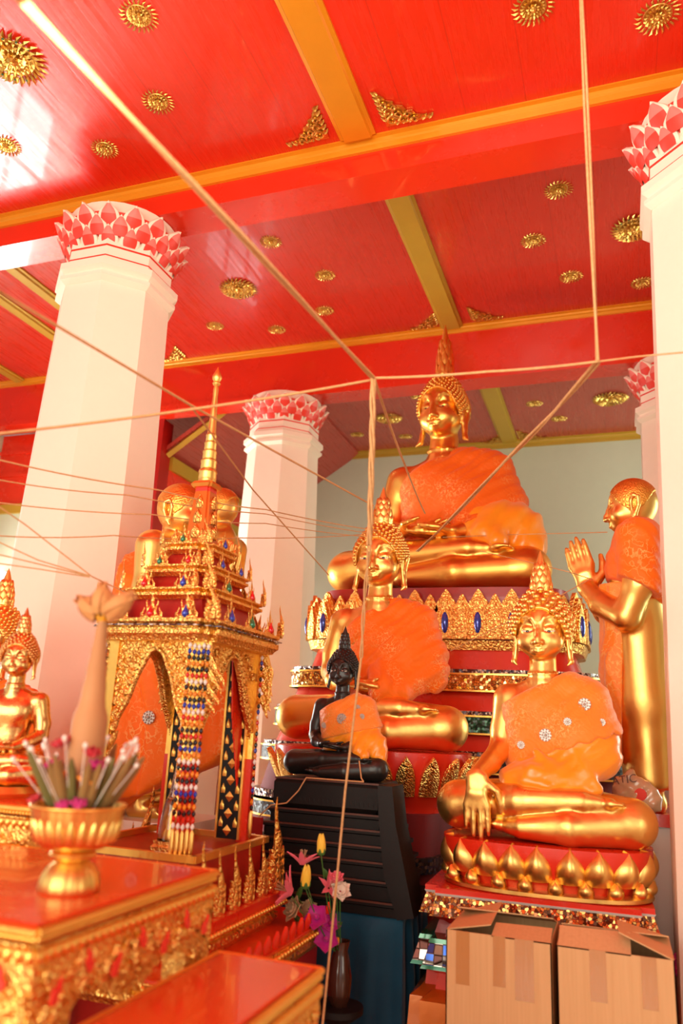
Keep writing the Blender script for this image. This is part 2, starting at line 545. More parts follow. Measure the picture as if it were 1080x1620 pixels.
M['mos_black'] = mosaic('black_mirror_mosaic', [(.008, .008, .01, 1), (.012, .012, .014, 1), (.01, .02, .05, 1), (.10, .07, .04, 1)], 70, .0, .45, (.02, .01, .01, 1), .6)
M['mos_pearl'] = mosaic('pearl_and_ruby_mosaic', [(.85, .75, .65, 1), (.10, .01, .01, 1), (.55, .40, .30, 1), (.05, .02, .05, 1)], 75, .2, .25, (.05, .03, .02, 1), .7)
M['mos_multi'] = mosaic('silver_blue_mosaic', [(.65, .60, .55, 1), (.85, .62, .52, 1), (.03, .10, .45, 1), (.5, .46, .42, 1)], 30, .6)
def cardboard():
    n = Nt('corrugated_cardboard'); v = n.coord()
    w = n.wave(v, 26, 'X', .4, 1)
    c = n.mix(n.noise(n.mapped((40, 40, 1.5)), 2, 4), srgb(224, 180, 130), srgb(204, 156, 106))
    n.set(col=c, rough=.75, spec=.2); n.bump(w, .05, .004); return n.m
M['cardboard'] = cardboard()
M['tape'] = None
def tape():
    n = Nt('clear_brown_tape'); n.set(col=srgb(190, 132, 78), rough=.12, coat=.8)
    n.bump(n.noise(n.mapped((30, 30, 4)), 2, 3), .3, .004); return n.m
M['tape'] = tape()
def rope():
    n = Nt('twisted_cotton_cord'); v = n.mapped((1, 1, 1))
    n.set(col=n.mix(n.noise(v, 80, 3), srgb(226, 182, 132), srgb(190, 136, 84)), rough=.8, spec=.1)
    n.bump(n.noise(v, 160, 3), .4, .004); return n.m
M['rope'] = rope()
# ------------------------------------------------------------------ figures
def surf(F, x, z, y0=-1.0, y1=1.0):
    """front (-y) surface of a field at local x, z"""
    i = int(np.argmin(np.abs(F.xs-x))); k = int(np.argmin(np.abs(F.zs-z)))
    col = F.F[i, :, k]; j = np.argmax(col < 0)
    if col[j] >= 0 or j == 0: return None
    a, b = col[j-1], col[j]
    return float(F.ys[j-1]+(F.ys[j]-F.ys[j-1])*a/(a-b))

HX, HY, HZ, HC = 1.20, 1.10, 1.07, .88      # the head is carved broad
def hmap(x, y, z):
    return (x*HX, y*HY, HC+(z-HC)*HZ)
def add_head(F, o=(0, 0, 0), s=1.0, long_ears=True, brow=.0115, smile=.011):
    def P(x, y, z):
        x, y, z = hmap(x, y, z) if z > HC else (x, y, z)
        return (o[0]+s*x, o[1]+s*y, o[2]+s*z)
    E = lambda c, r, k, op='+': F.ell(P(*c), [s*r[0]*HX, s*r[1]*HY, s*r[2]*HZ], s*k, op)
    C = lambda pts, rs, k, op='+': F.chain([P(*p) for p in pts], [s*q for q in rs], s*k, op)
    def Y(x, z, d=0.0):
        p = P(x, 0, z); y = surf(F, p[0], p[2])
        return -.1+d if y is None else (y-o[1])/s/HY+d
    E((0, .005, 1.055), (.110, .128, .140), .02)
    E((0, -.025, .975), (.090, .096, .080), .04)
    E((0, -.078, .925), (.040, .036, .032), .03)
    for q in (-1, 1):
        E((q*.052, -.066, .975), (.045, .045, .045), .03)
    C([(0, .03, .90), (0, .015, .74)], [.070, .076], .02)
    for zz in (.79, .825):
        C([(.074*cos(a), .02+.072*sin(a), zz+.01*sin(a)) for a in [2*pi*i/14 for i in range(15)]], [.008]*15, .006)
    for q in (-1, 1):
        xs = q*.046
        E((xs, Y(xs, 1.045, -.004), 1.047), (.036, .015, .026), .016, '-')
    yy = {}
    for q in (-1, 1):
        arc = [(.011, 1.040), (.015, 1.066), (.027, 1.089), (.047, 1.099), (.068, 1.094), (.085, 1.075), (.094, 1.050)]
        C([(q*x, Y(q*x, z, .003), z) for x, z in arc], [brow, brow, brow, brow, brow*.9, brow*.75, brow*.5], .005)
        E((q*.046, Y(q*.046, 1.034, .006), 1.034), (.030, .017, .018), .006)
        C([(q*x, Y(q*x, z, .001), z) for x, z in ((.018, 1.020), (.032, 1.014), (.048, 1.013), (.064, 1.018), (.076, 1.026))], [.003, .004, .0045, .004, .003], .004)
    y0 = Y(0, 1.05, 0)
    C([(0, y0+.006, 1.062), (0, y0-.004, 1.02), (0, y0-.016, .985), (0, y0-.018, .968)], [.008, .011, .014, .0165], .008)
    for q in (-1, 1):
        E((q*.017, y0-.004, .966), (.011, .015, .011), .006)
    up = [(-.046, .942+smile), (-.028, .941), (-.010, .943), (0, .940), (.010, .943), (.028, .941), (.046, .942+smile)]
    C([(x, Y(x, .940, .001), z) for x, z in up], [.003, .007, .009, .008, .009, .007, .003], .004)
    lo = [(-.036, .936), (-.018, .927), (0, .924), (.018, .927), (.036, .936)]
    C([(x, Y(x, .926, .001), z) for x, z in lo], [.003, .008, .010, .008, .003], .004)
    for q in (-1, 1):
        if long_ears:
            C([(q*.112, .005, 1.045), (q*.124, .030, 1.075), (q*.124, .045, 1.045), (q*.116, .035, .99), (q*.120, .015, .93), (q*.126, .005, .885), (q*.134, -.008, .866)], [.012, .014, .015, .015, .014, .013, .006], .01)
            C([(q*.112, .000, 1.03), (q*.113, .004, .97), (q*.119, .006, .90)], [.011, .010, .010], .008)
        else:
            C([(q*.110, -.005, 1.035), (q*.122, .010, 1.068), (q*.124, .034, 1.055), (q*.120, .035, 1.01), (q*.114, .015, .955), (q*.113, -.002, .93)], [.010, .011, .012, .012, .013, .010], .008)
            C([(q*.112, -.004, 1.03), (q*.113, .002, .96)], [.009, .010], .008)
    return Y

def add_hand(F, wrist, d, side, nrm, s, curl=(.1, .1, .1), thumb=1, spread=.05, k=.008):
    """d: pointing way, side: towards the thumb, nrm: palm side (fingers bend towards it); s: hand length"""
    W = Vector(wrist); d = Vector(d).normalized(); nrm = Vector(nrm); nrm = (nrm-d*nrm.dot(d)).normalized()
    sd = Vector(side); sd = (sd-d*sd.dot(d)-nrm*sd.dot(nrm)).normalized()
    lens = (.42, .47, .44, .35); offs = (.15, .05, -.05, -.15)
    for i in range(4):
        kn = W+d*(.50*s*(1-.05*abs(i-1.2)))+sd*(offs[i]*s*1.15)
        F.chain([tuple(W+sd*(offs[i]*s*.75)), tuple(W.lerp(kn, .55)-nrm*.012*s), tuple(kn)], [.085*s, .085*s, .068*s], k*1.6)
        p = kn; dd = (d+sd*(offs[i]*spread*6)).normalized(); pts = [tuple(p)]
        for j, fr in enumerate((.44, .31, .25)):
            ang = curl[j]
            dd = (dd*cos(ang)+nrm*sin(ang)).normalized()
            p = p+dd*(lens[i]*s*fr); pts.append(tuple(p))
        F.chain(pts, [.060*s, .055*s, .049*s, .038*s], k*.35)
    if thumb:
        b = W+d*(.10*s)+sd*(.16*s)
        t1 = b+(d*.55+sd*.75+nrm*.15).normalized()*(.20*s)
        t2 = t1+(d*.95+sd*.25+nrm*.2).normalized()*(.20*s)
        t3 = t2+(d*.98+sd*.05+nrm*.25).normalized()*(.14*s)
        F.chain([tuple(b), tuple(t1), tuple(t2), tuple(t3)], [.085*s, .070*s, .060*s, .044*s], k*.5)

def add_foot(F, ankle, toe_dir, sole, s, k=.012):
    A = Vector(ankle); d = Vector(toe_dir).normalized(); n = Vector(sole).normalized(); sd = d.cross(n)
    b = A+d*(.50*s)
    F.chain([tuple(A-d*.12*s), tuple(A+d*.2*s), tuple(b)], [.15*s, .15*s, .12*s], k*2)
    F.chain([tuple(b-sd*.10*s), tuple(b+sd*.10*s)], [.11*s, .11*s], k)
    for i in range(5):
        o = b+sd*((i-2)*.082*s)
        F.chain([tuple(o), tuple(o+d*(.30*s*(1-.07*abs(i-(0)))))], [.058*s, .045*s], k*.3)

_cache = {}
def seated_body(pose):
    global HX
    if pose in _cache: return _cache[pose]
    HX = .93 if pose == 'calm_slim' else 1.20
    key_ = pose
    xs = axis_steps([(-.60, -.36, .014), (-.36, -.18, .010), (-.18, .18, .0055), (.18, .42, .010), (.42, .60, .014)])
    ys = axis_steps([(-.50, -.20, .0095), (-.20, .10, .006), (.10, .28, .014)])
    zs = axis_steps([(-.03, .34, .0095), (.34, .82, .014), (.82, 1.28, .0055)])
    F = Field(xs, ys, zs)
    sh = .195 if pose == 'earth' else .225; kw = sh/.262
    # trunk
    F.ell((0, .06, .15), (.23, .17, .14), .05)
    F.ell((0, .05, .34), (.165, .125, .18), .08)
    F.ell((0, .04, .56), (.215*(.25+.75*kw), .130, .19), .08)
    F.chain([(-sh*.86, .045, .685), (0, .05, .715), (sh*.86, .045, .685)], [.078, .070, .078], .07)
    F.ell((0, .04, .73), (.12, .075, .07), .05)
    for q in (-1, 1):
        F.ell((q*.08, -.040, .60), (.085, .045, .075), .07)
    # legs: the right one lies on the left one
    F.chain([(.13, .06, .13), (.42, -.10, .115)], [.13, .115], .03)
    F.chain([(.42, -.10, .112), (.14, -.22, .085), (-.08, -.24, .070)], [.112, .085, .056], .02)
    add_foot(F, (-.09, -.24, .068), (-1, .16, 0), (0, -.2, -1), .22)
    F.chain([(-.13, .06, .15), (-.42, -.10, .140)], [.13, .118], .03)
    F.chain([(-.42, -.10, .140), (-.10, -.20, .185), (.20, -.215, .205)], [.118, .085, .058], .012)
    add_foot(F, (.21, -.215, .205), (1, .12, -.02), (0, .1, 1), .24)
    # left arm to the lap
    F.chain([(sh, .045, .685), (sh*1.22, .04, .50), (sh*1.26, .02, .405)], [.080, .066, .060], .03)
    ly = .07 if pose == 'earth' else 0
    F.chain([(sh*1.26, .02, .40), (.23*kw, -.12+ly, .335), (.13, -.19+ly, .305)], [.060, .052, .040], .02)
    add_hand(F, (.13, -.19+ly, .305), (-1, -.10, -.05), (0, -.9, .35), (0, 0, 1), .25, (.10, .12, .12))
    if pose != 'earth':
        F.chain([(-sh, .045, .685), (-sh*1.19, .04, .50), (-sh*1.22, .02, .405)], [.080, .066, .060], .03)
        F.chain([(-sh*1.22, .02, .40), (-.20, -.13, .345), (-.12, -.20, .325)], [.060, .052, .040], .02)
        add_hand(F, (-.12, -.20, .330), (1, -.12, 0), (0, -.9, .35), (0, 0, 1), .25, (.10, .12, .12))
    else:
        F.chain([(-sh, .045, .685), (-sh*1.10, .03, .52), (-sh*1.14, .00, .43)], [.078, .066, .060], .03)
        F.chain([(-sh*1.14, .00, .43), (-.255, -.13, .355), (-.290, -.262, .300)], [.060, .052, .042], .02)
        add_hand(F, (-.292, -.278, .290), (.01, -.06, -1), (1, -.15, 0), (0, 1, .1), .300, (.06, .05, .03), 1, .03)
    add_head(F)
    me = F.mesh('statue_body', 1)
    HX = 1.20
    _cache[pose] = (me, F); return _cache[pose]

def hair_field():
    if 'hairF' in _cache: return _cache['hairF']
    F = Field(axis_steps([(-.17, .17, .007)]), axis_steps([(-.17, .19, .007)]), axis_steps([(.88, 1.28, .007)]))
    F.ell((0, .014, 1.060), (.132, .146, .142), .02)
    F.ell((0, .024, 1.175), (.082, .086, .080), .05)
    def face(X, Y, Z):
        a = (np.sqrt((X/.102)**2+((Z-1.0)/.136)**2)-1)*.1
        return np.where(Y < .0, -a, np.maximum(-a, -Y*3) if True else -a)
    F.clip(face, .006)
    F.clip(lambda X, Y, Z: (.915-Z)+X*0+Y*0, .01)
    def side(X, Y, Z):   # room for the ears
        return -(np.sqrt(((Y-.015)/.040)**2+((Z-.985)/.075)**2)-1)*.05+X*0
    F.clip(side, .004)
    _cache['hairF'] = F; return F

def hair_mesh(n, r):
    key = ('hair', n, r)
    if key in _cache: return _cache[key]
    F = hair_field(); me0 = F.mesh('hair', 1)
    mb = MB()
    mb.add([tuple(v.co) for v in me0.vertices], [tuple(p.vertices) for p in me0.polygons])
    c = Vector((0, .016, 1.05)); ga = pi*(3-5**.5)
    from mathutils.bvhtree import BVHTree
    bv = BVHTree.FromPolygons([tuple(v.co) for v in me0.vertices], [tuple(p.vertices) for p in me0.polygons])
    for i in range(n):
        z = 1-2*(i+.5)/n
        if z < -.75: continue
        q = (1-z*z)**.5; d = Vector((q*cos(ga*i), q*sin(ga*i), z))
        hit = bv.ray_cast(c+d*.5, -d)
        if hit[0] is None: continue
        p = hit[0]
        if (p-c).length < .105: continue
        if p.y < -.02 and (p.x/.106)**2+((p.z-1.0)/.139)**2 < 1: continue
        if p.z > 1.245: continue
        mb.ball(p+d*r*.25, r, 7, 5)
    me = bpy.data.meshes.new('hair'); me.from_pydata([hmap(*p) for p in mb.v], [], mb.f); me.update(); shade(me, 180)
    bpy.data.meshes.remove(me0)
    _cache[key] = me; return me

def finial_mesh():
    if 'fin' in _cache: return _cache['fin']
    mb = MB()
    mb.lathe([(.044, 1.235), (.052, 1.250), (.048, 1.262), (.043, 1.275), (.046, 1.29), (.040, 1.32), (.031, 1.355), (.021, 1.395), (.010, 1.435), (.001, 1.462)], (0, .024, 0), 24, 0, None, 8, .06)
    for k, (z, r, h) in enumerate(((1.252, .047, .05), (1.284, .043, .055), (1.318, .037, .05), (1.350, .030, .045))):
        for i in range(8):
            a = 2*pi*(i+.5*(k % 2))/8
            mb.petal(T(r*cos(a), .024+r*sin(a), z) @ RZ(a+pi/2), .036, h, .2, -.05, .006, (0, 0), 4, 5)
    me = bpy.data.meshes.new('flame_finial'); me.from_pydata([hmap(*p) for p in mb.v], [], mb.f); me.update(); shade(me, 60)
    _cache['fin'] = me; return me

def eye_mesh(q, F, o=(0, 0, 0), s=1.0, black=True):
    key = ('eye', q, s, black, id(F))
    if key in _cache: return _cache[key]
    def Q(x, z):
        a = hmap(x, 0, z); px, pz = o[0]+s*a[0], o[2]+s*a[2]
        y = surf(F, px, pz); return (px, (y if y is not None else -.12*s)+.002*s, pz)
    mb = MB()
    for t in (-2, -1, 0, 1, 2):
        x, y, z = Q(q*.046+t*.0085, 1.0225+.0012*abs(t))
        mb.ball((x, y, z), (s*.011, .0035*s, s*(.0078-.0016*abs(t))), 8, 6, 0)
    x, y, z = Q(q*.046, 1.0215)
    mb.ball((x, y-.0015*s, z), (s*.0095, .0040*s, s*.0080), 10, 8, 1)
    me = bpy.data.meshes.new('eye'); me.from_pydata(mb.v, [], mb.f); me.update(); me.polygons.foreach_set('material_index', mb.m); shade(me, 180)
    _cache[key] = me; return me

def robe_field(grow=0.0, step=.012, lower=.20, fold=.006, seed=0, sh=.225, nk=(.79, .9), lap=0):
    F = Field(axis_steps([(-.34, .52, step)]), axis_steps([(-.42, .30, step)]), axis_steps([(.02, .90, step)]))
    g = grow; k = sh/.262
    F.ell((0, .040, .57), (.232*(.25+.75*k)+g, .158+g, .21+g), .05)
    F.ell((0, .04, .36), (.195+g, .148+g, .22+g), .07)
    F.chain([(0, .05, .745), (.12, .05, .735), (.245*k, .045, .69)], [.072+g, .085+g, .098+g], .05)
    F.ell((-.07, .035, .66), (.15+g, .135+g, .11+g), .05)
    if lap: F.ell((.02, -.12, .29), (.22, .13, .10), .04)
    F.chain([(.262*k, .045, .68), (.330*k, .04, .50), (.340*k, .02, .40)], [.100+g, .094+g, .094+g], .05)
    F.chain([(.340*k, .02, .40), (.23*k, -.12, .335)], [.092+g, .075+g], .05)
    F.ell((.17*k, -.01, .48), (.17+g, .145+g, .20+g), .06)
    # folds run from the covered shoulder down across the chest
    def w(X, Y, Z):
        q = (-X*.62+Z*.78); p = (X*.78+Z*.62)
        a = np.sin(q*112+3.5*np.sin(p*5+seed)+2*Y*8)+.6*np.sin(q*57+2.2*np.sin(p*9+1.3+seed))+.35*np.sin(q*210+4*np.sin(p*7))
        return fold*a
    F.warp(w)
    F.clip(lambda X, Y, Z: ((Z-nk[0]-g*.7)-nk[1]*X)/(1+nk[1]**2)**.5+Y*0, .01)
    F.clip(lambda X, Y, Z: (lower-Z)+X*0+Y*0, .01)
    F.clip(lambda X, Y, Z: (-.228*(.35+.65*k)-g*.5-X)+Y*0+Z*0, .01)
    return F

def robe_mesh(key, **kw):
    k = ('robe', key)
    if k in _cache: return _cache[k]
    drape = kw.pop('drape', 0); tongue = kw.pop('tongue', 0); swirl = kw.pop('swirl', 0)
    F = robe_field(**kw)
    fold = kw.get('fold', .006)
    if drape:     # cloth that falls from the forearm over the thigh
        G = Field(F.xs, F.ys, F.zs)
        G.chain([(.30, .02, .46), (.385, -.02, .34), (.43, -.06, .235)], [.09, .10, .085], .05)
        G.chain([(.20, -.08, .38), (.27, -.16, .28), (.33, -.20, .235)], [.08, .07, .05], .05)
        G.ell((.28, -.06, .34), (.16, .13, .14), .05)
        def w2(X, Y, Z):
            return .0055*np.sin((X*.9+Y*.3-Z*.35)*62+2*np.sin(Z*8))+.002*np.sin((X-Z*.3)*120)
        G.warp(w2)
        F.F = np.minimum(F.F, G.F)
    if tongue:
        G = Field(F.xs, F.ys, F.zs)
        G.chain([(.10, -.10, .36), (.09, -.20, .30), (.075, -.265, .255)], [.12, .075, .02], .04)
        G.chain([(.20, -.10, .34), (.20, -.19, .29)], [.10, .05], .04)
        G.warp(lambda X, Y, Z: .006*np.sin(X*75+Z*30+Y*10))
        F.F = np.minimum(F.F, G.F)
    if swirl:
        G = Field(F.xs, F.ys, F.zs)
        for pts, rr in ((((-.19, -.10, .30), (-.14, -.17, .285), (-.03, -.22, .33), (.06, -.22, .31)), (.03, .04, .035, .02)),
                        (((-.17, -.13, .265), (-.06, -.235, .285), (.05, -.25, .265)), (.02, .03, .018)),
                        (((-.20, -.08, .27), (-.16, -.17, .25), (-.10, -.21, .245)), (.02, .028, .015)),
                        (((-.02, -.15, .42), (.06, -.18, .34), (.16, -.19, .28), (.24, -.16, .25)), (.02, .03, .03, .03)),
                        (((.14, -.13, .47), (.20, -.155, .36), (.27, -.14, .26)), (.02, .028, .03))):
            G.chain(pts, rr, .015)
        h = np.maximum(.02-np.abs(F.F-G.F), 0)/.02
        F.F = np.minimum(F.F, G.F)-h*h*.02*.25
    me = F.mesh('robe_'+key, 1)
    _cache[k] = (me, F); return _cache[k]

def sash_mesh(key, a=.42, b=.30, scal=0.0, **kw):
    k = ('sash', key)
    if k in _cache: return _cache[k]
    F = robe_field(**kw)
    def lo(X, Y, Z):
        e = a+b*X-Z
        if scal: e = e-scal*np.abs(np.sin((X*1.1+Y*.6)*26))
        return e*.95+Y*0
    F.clip(lo, .004)
    me = F.mesh('sash_'+key, 1)
    _cache[k] = (me, F); return _cache[k]

def brooch(parent, p, r, name='brooch', ny=-1, label=None):
    mb = MB()
    mb.ball((0, -.25*r, 0), (.22*r, .3*r, .22*r), 8, 6)
    for ring, n, rr in ((.45, 7, .16), (.80, 11, .13)):
        for i in range(n):
            a = 2*pi*i/n+ring
            mb.ball((ring*r*cos(a), -.12*r, ring*r*sin(a)), (rr*r, .2*r, rr*r), 6, 4)
    mb.lathe([(.95*r, -.02*r), (.9*r, .06*r)], (0, 0, 0), 14, 0, RX(pi/2))
    o = mb.build(name, M['crystal'], parent, 50); o.location = p
    if label: o['label'] = label
    return o

def seated_statue(name, label, cat, pose, U, loc, rz, mats, robe=None, sash=None, hair=(420, .0115), group=None, pins=(), eyes=True, hw=1.0, ft=1.0, eye_mats=None):
    t = thing(name, label, cat, loc, rz, group, U)
    me, F = seated_body(pose)
    mobj('body', me, [mats['skin']], t)
    mobj('hair', hair_mesh(*hair), [mats.get('hair', mats['skin'])], t).scale = (hw, 1, 1)
    fo = mobj('flame_finial', finial_mesh(), [mats.get('hair', mats['skin'])], t)
    fo.scale = (hw, 1, ft); fo.location = (0, 0, 1.255*(1-ft))
    if eyes:
        for q in (-1, 1):
            mobj('eye', eye_mesh(q, F), eye_mats or [M['eye_white'], M['eye']], t).scale = (hw, 1, 1)
    if robe: mobj('robe', robe[0], [mats['robe']], t)
    if sash:
        so = mobj('sash', sash[0], [mats['sash']], t)
        for (x, z, r) in pins:
            y = surf(sash[1], x, z)
            if y is not None: brooch(t, (x, y-.004, z), r, 'brooch')
    return t

# --- standing disciple, height 1 unit, facing -y
def standing_body():
    if 'stand' in _cache: return _cache['stand']
    xs = axis_steps([(-.20, -.09, .0075), (-.09, .09, .0036), (.09, .20, .0075)])
    ys = axis_steps([(-.27, -.10, .0046), (-.10, .06, .0040), (.06, .16, .0085)])
    zs = axis_steps([(-.01, .50, .010), (.50, .83, .0055), (.83, 1.03, .0030)])
    F = Field(xs, ys, zs)
    # long lower robe
    F.chain([(0, .01, .085), (0, .005, .30), (0, .0, .50)], [.072, .085, .090], .03)
    for q in (-1, 1):
        F.chain([(q*.035, .01, .085), (q*.040, .005, .30), (q*.04, 0, .50)], [.066, .076, .080], .03)
    F.ell((0, .0, .60), (.115, .083, .12), .05)
    F.ell((0, .005, .72), (.128, .085, .09), .05)
    F.chain([(-.125, .012, .775), (0, .015, .80), (.125, .012, .775)], [.046, .044, .046], .04)
    F.clip(lambda X, Y, Z: (.062-Z)+X*0+Y*0, .004)
    for q in (-1, 1):
        F.chain([(q*.045, .012, .075), (q*.045, .014, .03)], [.030, .030], .01)
        F.chain([(q*.045, .025, .020), (q*.045, -.045, .018)], [.026, .026], .012)
        for i in range(5):
            x = q*.045+(i-2)*.0115
            F.chain([(x, -.055, .014), (x, -.083+.004*abs(i-2), .010)], [.0075, .006], .003)
        # arms raised, palms together
        F.chain([(q*.145, .014, .770), (q*.148, .010, .64), (q*.135, -.030, .545)], [.047, .042, .039], .02)
        F.chain([(q*.135, -.032, .545), (q*.085, -.100, .590), (q*.026, -.140, .645)], [.041, .038, .029], .012)
        add_hand(F, (q*.021, -.143, .652), (-q*.02, -.26, 1), (0, 1, .35), (-q, 0, 0), .175, (.02, .02, .02), 1, -.012, .005)
    add_head(F, (0, .0, .356), .535, False, .006, .004)
    me = F.mesh('disciple_body', 1)
    _cache['stand'] = (me, F); return _cache['stand']

def standing_hair():
    if 'shair' in _cache: return _cache['shair']
    F = Field(axis_steps([(-.09, .09, .0035)]), axis_steps([(-.09, .10, .0035)]), axis_steps([(.83, 1.03, .0035)]))
    F.ell((0, .004, .356+.535*1.067), (.0735, .0795, .0835), .01)
    F.chain([(0, .022, .885), (0, .022, .855)], [.052, .042], .02)
    def face(X, Y, Z):
        a = (np.sqrt((X/.062)**2+((Z-.893)/.070)**2)-1)*.05
        return np.where(Y < .004, -a, np.maximum(-a, -(Y-.004)*3))
    F.clip(face, .003)
    F.clip(lambda X, Y, Z: (.855-Z)+(.0-Y)*1.2+X*0, .003)
    me = F.mesh('cropped_hair', 1); _cache['shair'] = me; return me

def standing_robe():
    if 'srobe' in _cache: return _cache['srobe']
    F = Field(axis_steps([(-.22, .22, .006)]), axis_steps([(-.20, .17, .006)]), axis_steps([(.48, .90, .006)]))
    F.ell((0, .0, .63), (.125, .094, .14), .04)
    F.ell((0, .008, .73), (.140, .096, .10), .04)
    F.chain([(-.13, .014, .778), (0, .024, .812), (.13, .014, .778)], [.058, .054, .058], .04)
    F.chain([(.148, .016, .775), (.152, .012, .64), (.150, .008, .60)], [.062, .058, .060], .03)
    F.chain([(-.148, .016, .775), (-.152, .012, .64), (-.150, .008, .60)], [.062, .058, .060], .03)
    F.chain([(.0, .03, .83), (.03, -.02, .815)], [.045, .04], .02)
    F.warp(lambda X, Y, Z: .0020*np.sin((Z*.8-X*.35+Y*.6)*130+3*np.sin(X*20)+2*np.sin(Z*18)))
    F.clip(lambda X, Y, Z: (.628-.55*Y+.05*X-Z)*.9, .004)
    F.ell((0, -.03, .90), (.052, .062, .075), .003, '-')
    me = F.mesh('shoulder_robe', 1); _cache['srobe'] = me; return me

def standing_cloak():
    if 'scloak' in _cache: return _cache['scloak']
    F = Field(axis_steps([(-.26, .26, .0085)]), axis_steps([(-.36, .26, .0085)]), axis_steps([(.01, .87, .0085)]))
    F.ell((0, .03, .73), (.140, .092, .10), .04)
    F.chain([(-.06, .03, .792), (.06, .03, .805), (.14, .014, .778)], [.050, .056, .058], .04)
    F.chain([(.06, .05, .76), (.05, .075, .45), (.04, .07, .12)], [.10, .11, .12], .05)
    F.chain([(-.08, .06, .72), (-.09, .07, .45), (-.08, .07, .12)], [.075, .09, .11], .05)
    F.chain([(-.06, -.02, .56), (-.07, -.07, .40), (-.06, -.08, .08)], [.085, .10, .115], .05)
    F.chain([(0, -.08, .60), (0, -.19, .42), (0, -.22, .18)], [.05, .07, .085], .04)
    F.warp(lambda X, Y, Z: .0060*np.sin((X*1.2+Y*1.0)*85+2.5*np.sin(Z*9)))
    F.clip(lambda X, Y, Z: (.055-.50*Y+.012*np.sin(X*40+Y*30)-Z)*.9, .004)
    F.clip(lambda X, Y, Z: ((-X*.75-Y*.35)+(Z-.80)*.9+.02)*.8, .004)
    me = F.mesh('long_robe', 1); _cache['scloak'] = me; return me

def standing_strip():
    if 'strip' in _cache: return _cache['strip']
    F = Field(axis_steps([(-.11, .11, .005)]), axis_steps([(-.17, .03, .005)]), axis_steps([(.08, .66, .006)]))
    for q in (-1, 1):
        F.chain([(q*.034, -.006, .10), (q*.036, -.018, .40), (q*.03, -.028, .64)], [.082, .092, .085], .03)
    F.warp(lambda X, Y, Z: .0035*np.sin(X*150+6*np.sin(Z*7))+.002*np.sin(Z*60+X*40))
    F.clip(lambda X, Y, Z: (Y+.052-.06*(Z-.35))*.9+X*0, .004)
    F.clip(lambda X, Y, Z: (.12+.012*np.abs(np.sin(X*110))-Z)+Y*0, .003)
    _cache['strip'] = F.mesh('front_sash', 1); return _cache['strip']

def disciple(name, label, loc, rz, H, skin, robe_me, robe_mat, group=None, strip=True, eyes=True):
    t = thing(name, label, 'statue', loc, rz, group, H)
    me, F = standing_body()
    mobj('body', me, [skin], t)
    mobj('hair', standing_hair(), [M['stipple']], t)
    if eyes:
        for q in (-1, 1): mobj('eye', eye_mesh(q, F, (0, 0, .356), .535), [M['gold'], M['eye']], t)
    if robe_me: mobj('robe', robe_me, [robe_mat], t)
    if strip:
        mobj('sash', standing_strip(), [M['lace']], t)
    return t
M['stipple'] = gold_mat('stippled_gold', (1.0, .52, .10, 1), .35, 1, 150, .25)
# ------------------------------------------------------------------ the hall
H1, H2, HB = 4.73, 5.02, 4.51
YB1, YB2, YW = 3.41, 6.10, 9.03
XAX = -1.13

o = MB().bx(-9, 6, -7, 9.3, -.2, 0).build('floor', M['floor']); struct(o)
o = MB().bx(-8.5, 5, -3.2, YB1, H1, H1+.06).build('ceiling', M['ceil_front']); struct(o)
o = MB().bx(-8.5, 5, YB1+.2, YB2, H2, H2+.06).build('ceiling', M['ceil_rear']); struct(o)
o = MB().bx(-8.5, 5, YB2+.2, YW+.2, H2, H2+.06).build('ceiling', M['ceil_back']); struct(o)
o = MB().bx(-8.5, 5, YW, YW+.25, 0, H2).build('wall_back', M['wall']); struct(o)
o = MB().bx(4.0, 4.2, -3.2, YW, 0, H2+.06).build('wall_right', M['wall']); struct(o)

# cross beams
def cross_beam(name, y0, y1, ztop, zb, x0=-8.5, x1=4.0):
    m = MB().bx(x0, x1, y0, y1, zb, ztop)
    m.bx(x0, x1, y0-.012, y0, zb+.0, zb+.05)
    return struct(m.build(name, M['red']))
cross_beam('ceiling_beam', YB1, YB1+.22, H2+.06, HB)
cross_beam('ceiling_beam', YB2, YB2+.22, H2+.06, HB)
# gilt mouldings at the beams and down the middle of every bay
def moulding(name, x0, x1, y, z, mat, dep=.055, hgt=.07):
    m = MB()
    prof = [(0, 0), (0, -hgt), (-.018, -hgt), (-.022, -hgt*.55), (-dep*.55, -hgt*.45), (-dep*.62, -hgt*.18), (-dep, -hgt*.12), (-dep, 0)]
    m.prism([(y+a, z+b) for a, b in prof], x0, x1, 'x')
    return struct(m.build(name, mat, None, 30))
moulding('trim_1', -8.5, 4.0, YB1, H1, M['trim_gold'])
moulding('trim_2', -8.5, 4.0, YB2, H2, M['trim_gold'], .06, .055)
moulding('trim_3', -8.5, 4.0, YW, H2, M['trim_olive'], .07, .085)
def strip(name, xc, w, y0, y1, z, mat):
    m = MB()
    prof = [(-w/2-.02, 0), (-w/2-.02, -.015), (-w/2, -.02), (-w/2+.008, -.035), (w/2-.008, -.035), (w/2, -.02), (w/2+.02, -.015), (w/2+.02, 0)]
    m.prism([(xc+a, z+b) for a, b in prof], y0, y1, 'y')
    return struct(m.build(name, mat, None, 30))
strip('trim_4', -1.215, .165, -3.2, YB1-.07, H1, M['trim_gold'])
strip('trim_5', -1.235, .155, YB1+.2, YB2-.05, H2, M['trim_olive'])
strip('trim_6', -1.115, .165, YB2+.2, YW-.05, H2, M['trim_olive'])
for i, (x, y0, y1) in enumerate(((-4.45, YB1+.2, YB2-.05), (-4.90, YB1+.2, YB2-.05), (-5.95, YB1+.2, YB2-.05), (-4.3, -3.2, YB1-.07))):
    strip('trim_%d' % (7+i), x, .10, y0, y1, H2 if y0 > 0 else H1, M['trim_olive'])

